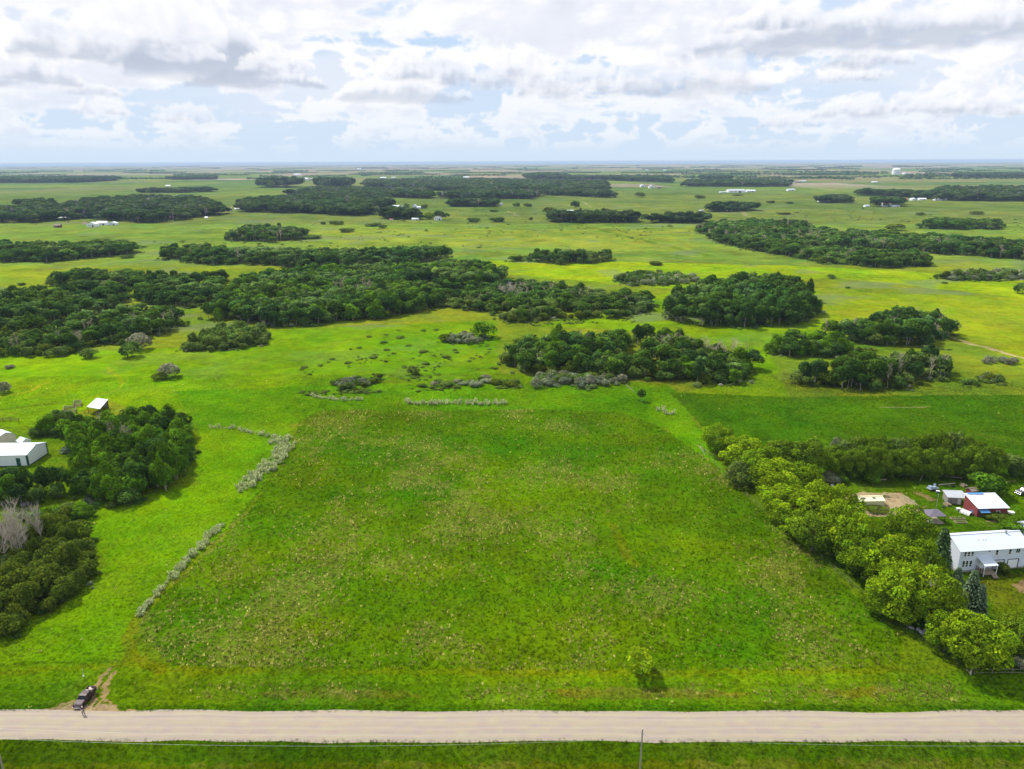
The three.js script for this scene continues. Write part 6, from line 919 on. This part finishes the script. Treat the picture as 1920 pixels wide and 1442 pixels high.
  for (const [x0, x1, foot, top, d, f, ridge, label] of list) {
    const a = G(x0, foot), b = G(x1, foot), mid = a.clone().lerp(b, 0.5), h = heightTo(mid, top), w = a.distanceTo(b); mid.z -= d / 2; mid.y = groundY(mid.x, mid.z);
    const t = thing('farm_building', label, /house/.test(label) ? 'house' : 'building', mid, 0.03, 'farm buildings on the plain'), [wall, roof] = mats[f];
    gabled(t, w, d, h * 0.62, h * 0.38, { wall, roof, ridge, over: 0.25, thick: 0.15 });
    if (w > 7 && foot > 350) { mesh('door', box(w * 0.16, h * 0.4, 0.08, w * 0.18, 0, d / 2 + 0.05), B.dark, t); for (const x of [-0.3, -0.08]) windowOn(t, x * w, h * 0.25, w * 0.1, h * 0.16, d / 2 + 0.03); }
  }
  { // round storage tank on the horizon
    const b = G(1680, 327), k = metresPerPx(b), R = 7.4 * k, h = 9.2 * k, t = thing('storage_tank', 'large round white storage tank on the horizon at right', 'tank', b);
    mesh('shell', new THREE.CylinderGeometry(R, R, h, 40, 1, true).translate(0, h / 2, 0), flat('#d9dce0', 0.6, { side: THREE.DoubleSide }), t); mesh('dome', new THREE.SphereGeometry(R * 1.9, 40, 8, 0, 6.283, 0, 0.556).translate(0, h - R * 1.9 * Math.cos(0.556), 0), flat('#f2f4f6', 0.6), t); mesh('rim', new THREE.TorusGeometry(R, 0.6, 6, 40).rotateX(Math.PI / 2).translate(0, h, 0), flat('#f2f4f6', 0.6), t);
  }
  { const b = G(126, 424), t = thing('yard_pole', 'tall thin pole beside the far left farm', 'pole', b), h = heightTo(b, 413); mesh('shaft', new THREE.CylinderGeometry(0.16, 0.22, h, 6).translate(0, h / 2, 0), paleWood, t); mesh('lamp_head', box(0.8, 0.3, 0.4, 0.3, h - 0.2, 0), B.roofGrey, t); }
}
// ---------------------------------------------------------------- shelterbelts and bluffs out to the horizon, and scrub dotted over the plain
{
  const r = mulberry(31337), spots = [], m4 = new THREE.Matrix4(), q4 = new THREE.Quaternion(), sc = new THREE.Vector3(), v = new THREE.Vector3(), col = new THREE.Color();
  for (let k = 0; k < 210; k++) { // belts a few hundred metres long, across the view more often than along it
    const py = 311 + 26 * Math.pow(r(), 1.5), px = -100 + 2120 * r(), c = G(px, py), across = r() < 0.8, n = Math.round(6 + 26 * r()), gap = 16 + 8 * r(), hh = 9 + 7 * r();
    for (let i = 0; i < n; i++) spots.push([c.x + (across ? (i - n / 2) * gap : (r() - 0.5) * 20), c.z + (across ? (r() - 0.5) * 30 : (i - n / 2) * gap), 9 + 6 * r(), hh * (0.7 + 0.5 * r())]);
  }
  const put = (name, label, list, variants, mat, top) => { const g = new THREE.Group(); g.name = name; tag(g, label, 'trees', null, 'stuff'); scene.add(g); variants.forEach((geo, vi) => { const part = list.filter((_, i) => i % variants.length === vi), im = new THREE.InstancedMesh(geo, mat, part.length); im.name = 'crowns'; im.userData.kind = 'stuff'; part.forEach(([x, z, rad, h], i) => { q4.setFromAxisAngle(UPV, r() * 6.283); m4.compose(v.set(x, groundY(x, z), z), q4, sc.set(rad, h / top, rad)); im.setMatrixAt(i, m4); const f = 0.7 + 0.5 * r(); im.setColorAt(i, col.setRGB(f, f, f * (0.8 + 0.4 * r()))); }); g.add(im); }); };
  const coarse = [0, 1].map((k) => crownGeo(950 + k, { y0: 0.1, y1: 2, lobes: 8, size: 0.55, leaf: 0.6, low: -0.9, floor: -0.6, n: 70 }));
  put('horizon_trees', 'dark shelterbelts and bluffs scattered to the horizon', spots, coarse, M.aspen[0], 2);
  const scrub = []; for (let k = 0; k < 1700; k++) { const py = 352 + 118 * Math.pow(r(), 1.2), px = -60 + 2040 * r(), p = G(px, py), n = fbm(p.x / 210 + 4, p.z / 210 + 2, 3); if (n < 0.5) continue; const s = 0.9 + 2.4 * r() * r() * r(); scrub.push([p.x, p.z, s * (0.8 + r()), s]); }
  put('plain_scrub', 'low scrub dotted over the open plain', scrub, coarse, M.willow[2], 2);
  const low = []; for (const q of [[520, 700, 900, 620, 940, 690, 800, 720], [560, 735, 980, 720, 980, 728, 570, 742], [340, 665, 520, 650, 520, 640, 350, 668], [930, 700, 1180, 712, 1400, 728, 1400, 722, 1000, 704], [900, 600, 1220, 590, 1210, 604, 950, 612], [1540, 655, 1800, 650, 1800, 656, 1560, 660]]) { const pl = P(...q); let x0 = 1e9, x1 = -1e9, z0 = 1e9, z1 = -1e9; for (const p of pl) { x0 = Math.min(x0, p.x); x1 = Math.max(x1, p.x); z0 = Math.min(z0, p.z); z1 = Math.max(z1, p.z); } for (let k = 0; k < 520; k++) { const x = lerp(x0, x1, r()), z = lerp(z0, z1, r()); if (!inPoly(x, z, pl) || fbm(x / 14, z / 14, 2) < 0.5) continue; const s = 0.35 + 0.7 * r() * r(); low.push([x, z, s * (1 + 1.2 * r()), s]); } }
  put('meadow_scrub', 'knee high scrub scattered through the middle meadow', low, coarse, M.willow[2], 2);
}
// ---------------------------------------------------------------- a broad thin cloud overhead, out of the picture, that dims the foreground
{
  const y = 1000, off = new THREE.Vector3(SUN.x / SUN.y * y, y, SUN.z / SUN.y * y), n = 96, m = 40, pos = [], ix = [];
  for (let j = 0; j <= m; j++) for (let i = 0; i < n; i++) { const a = i / n * 6.2832, e = (j / m - 0.5) * Math.PI, c = Math.cos(a) * Math.cos(e), s = Math.sin(a) * Math.cos(e), w = 1 + 0.35 * (fbm(Math.cos(a) * 2.2 + 9, Math.sin(a) * 2.2 + 4, 4) - 0.5); pos.push(c * 760 * w, Math.sin(e) * 90 * (0.8 + 0.5 * fbm(c * 4 + 3, s * 4, 3)), s * 345 * w); }
  for (let j = 0; j < m; j++) for (let i = 0; i < n; i++) { const a = j * n + i, b = j * n + (i + 1) % n; ix.push(a, a + n, b, b, a + n, b + n); }
  const g = new THREE.BufferGeometry(); g.setAttribute('position', new THREE.Float32BufferAttribute(pos, 3)); g.setIndex(ix); g.computeVertexNormals();
  const c = mesh('cloud', g, new THREE.MeshStandardMaterial({ color: '#ffffff', roughness: 1, transparent: true, opacity: 0.13 }), scene); c.position.copy(off).add(new THREE.Vector3(40, 0, 40)); tag(c, 'unseen thin white cloud shaped to shade the hayfield', 'cloud', null, 'structure');
}

renderer.setSize(1024, 769);
renderer.render(scene, camera);
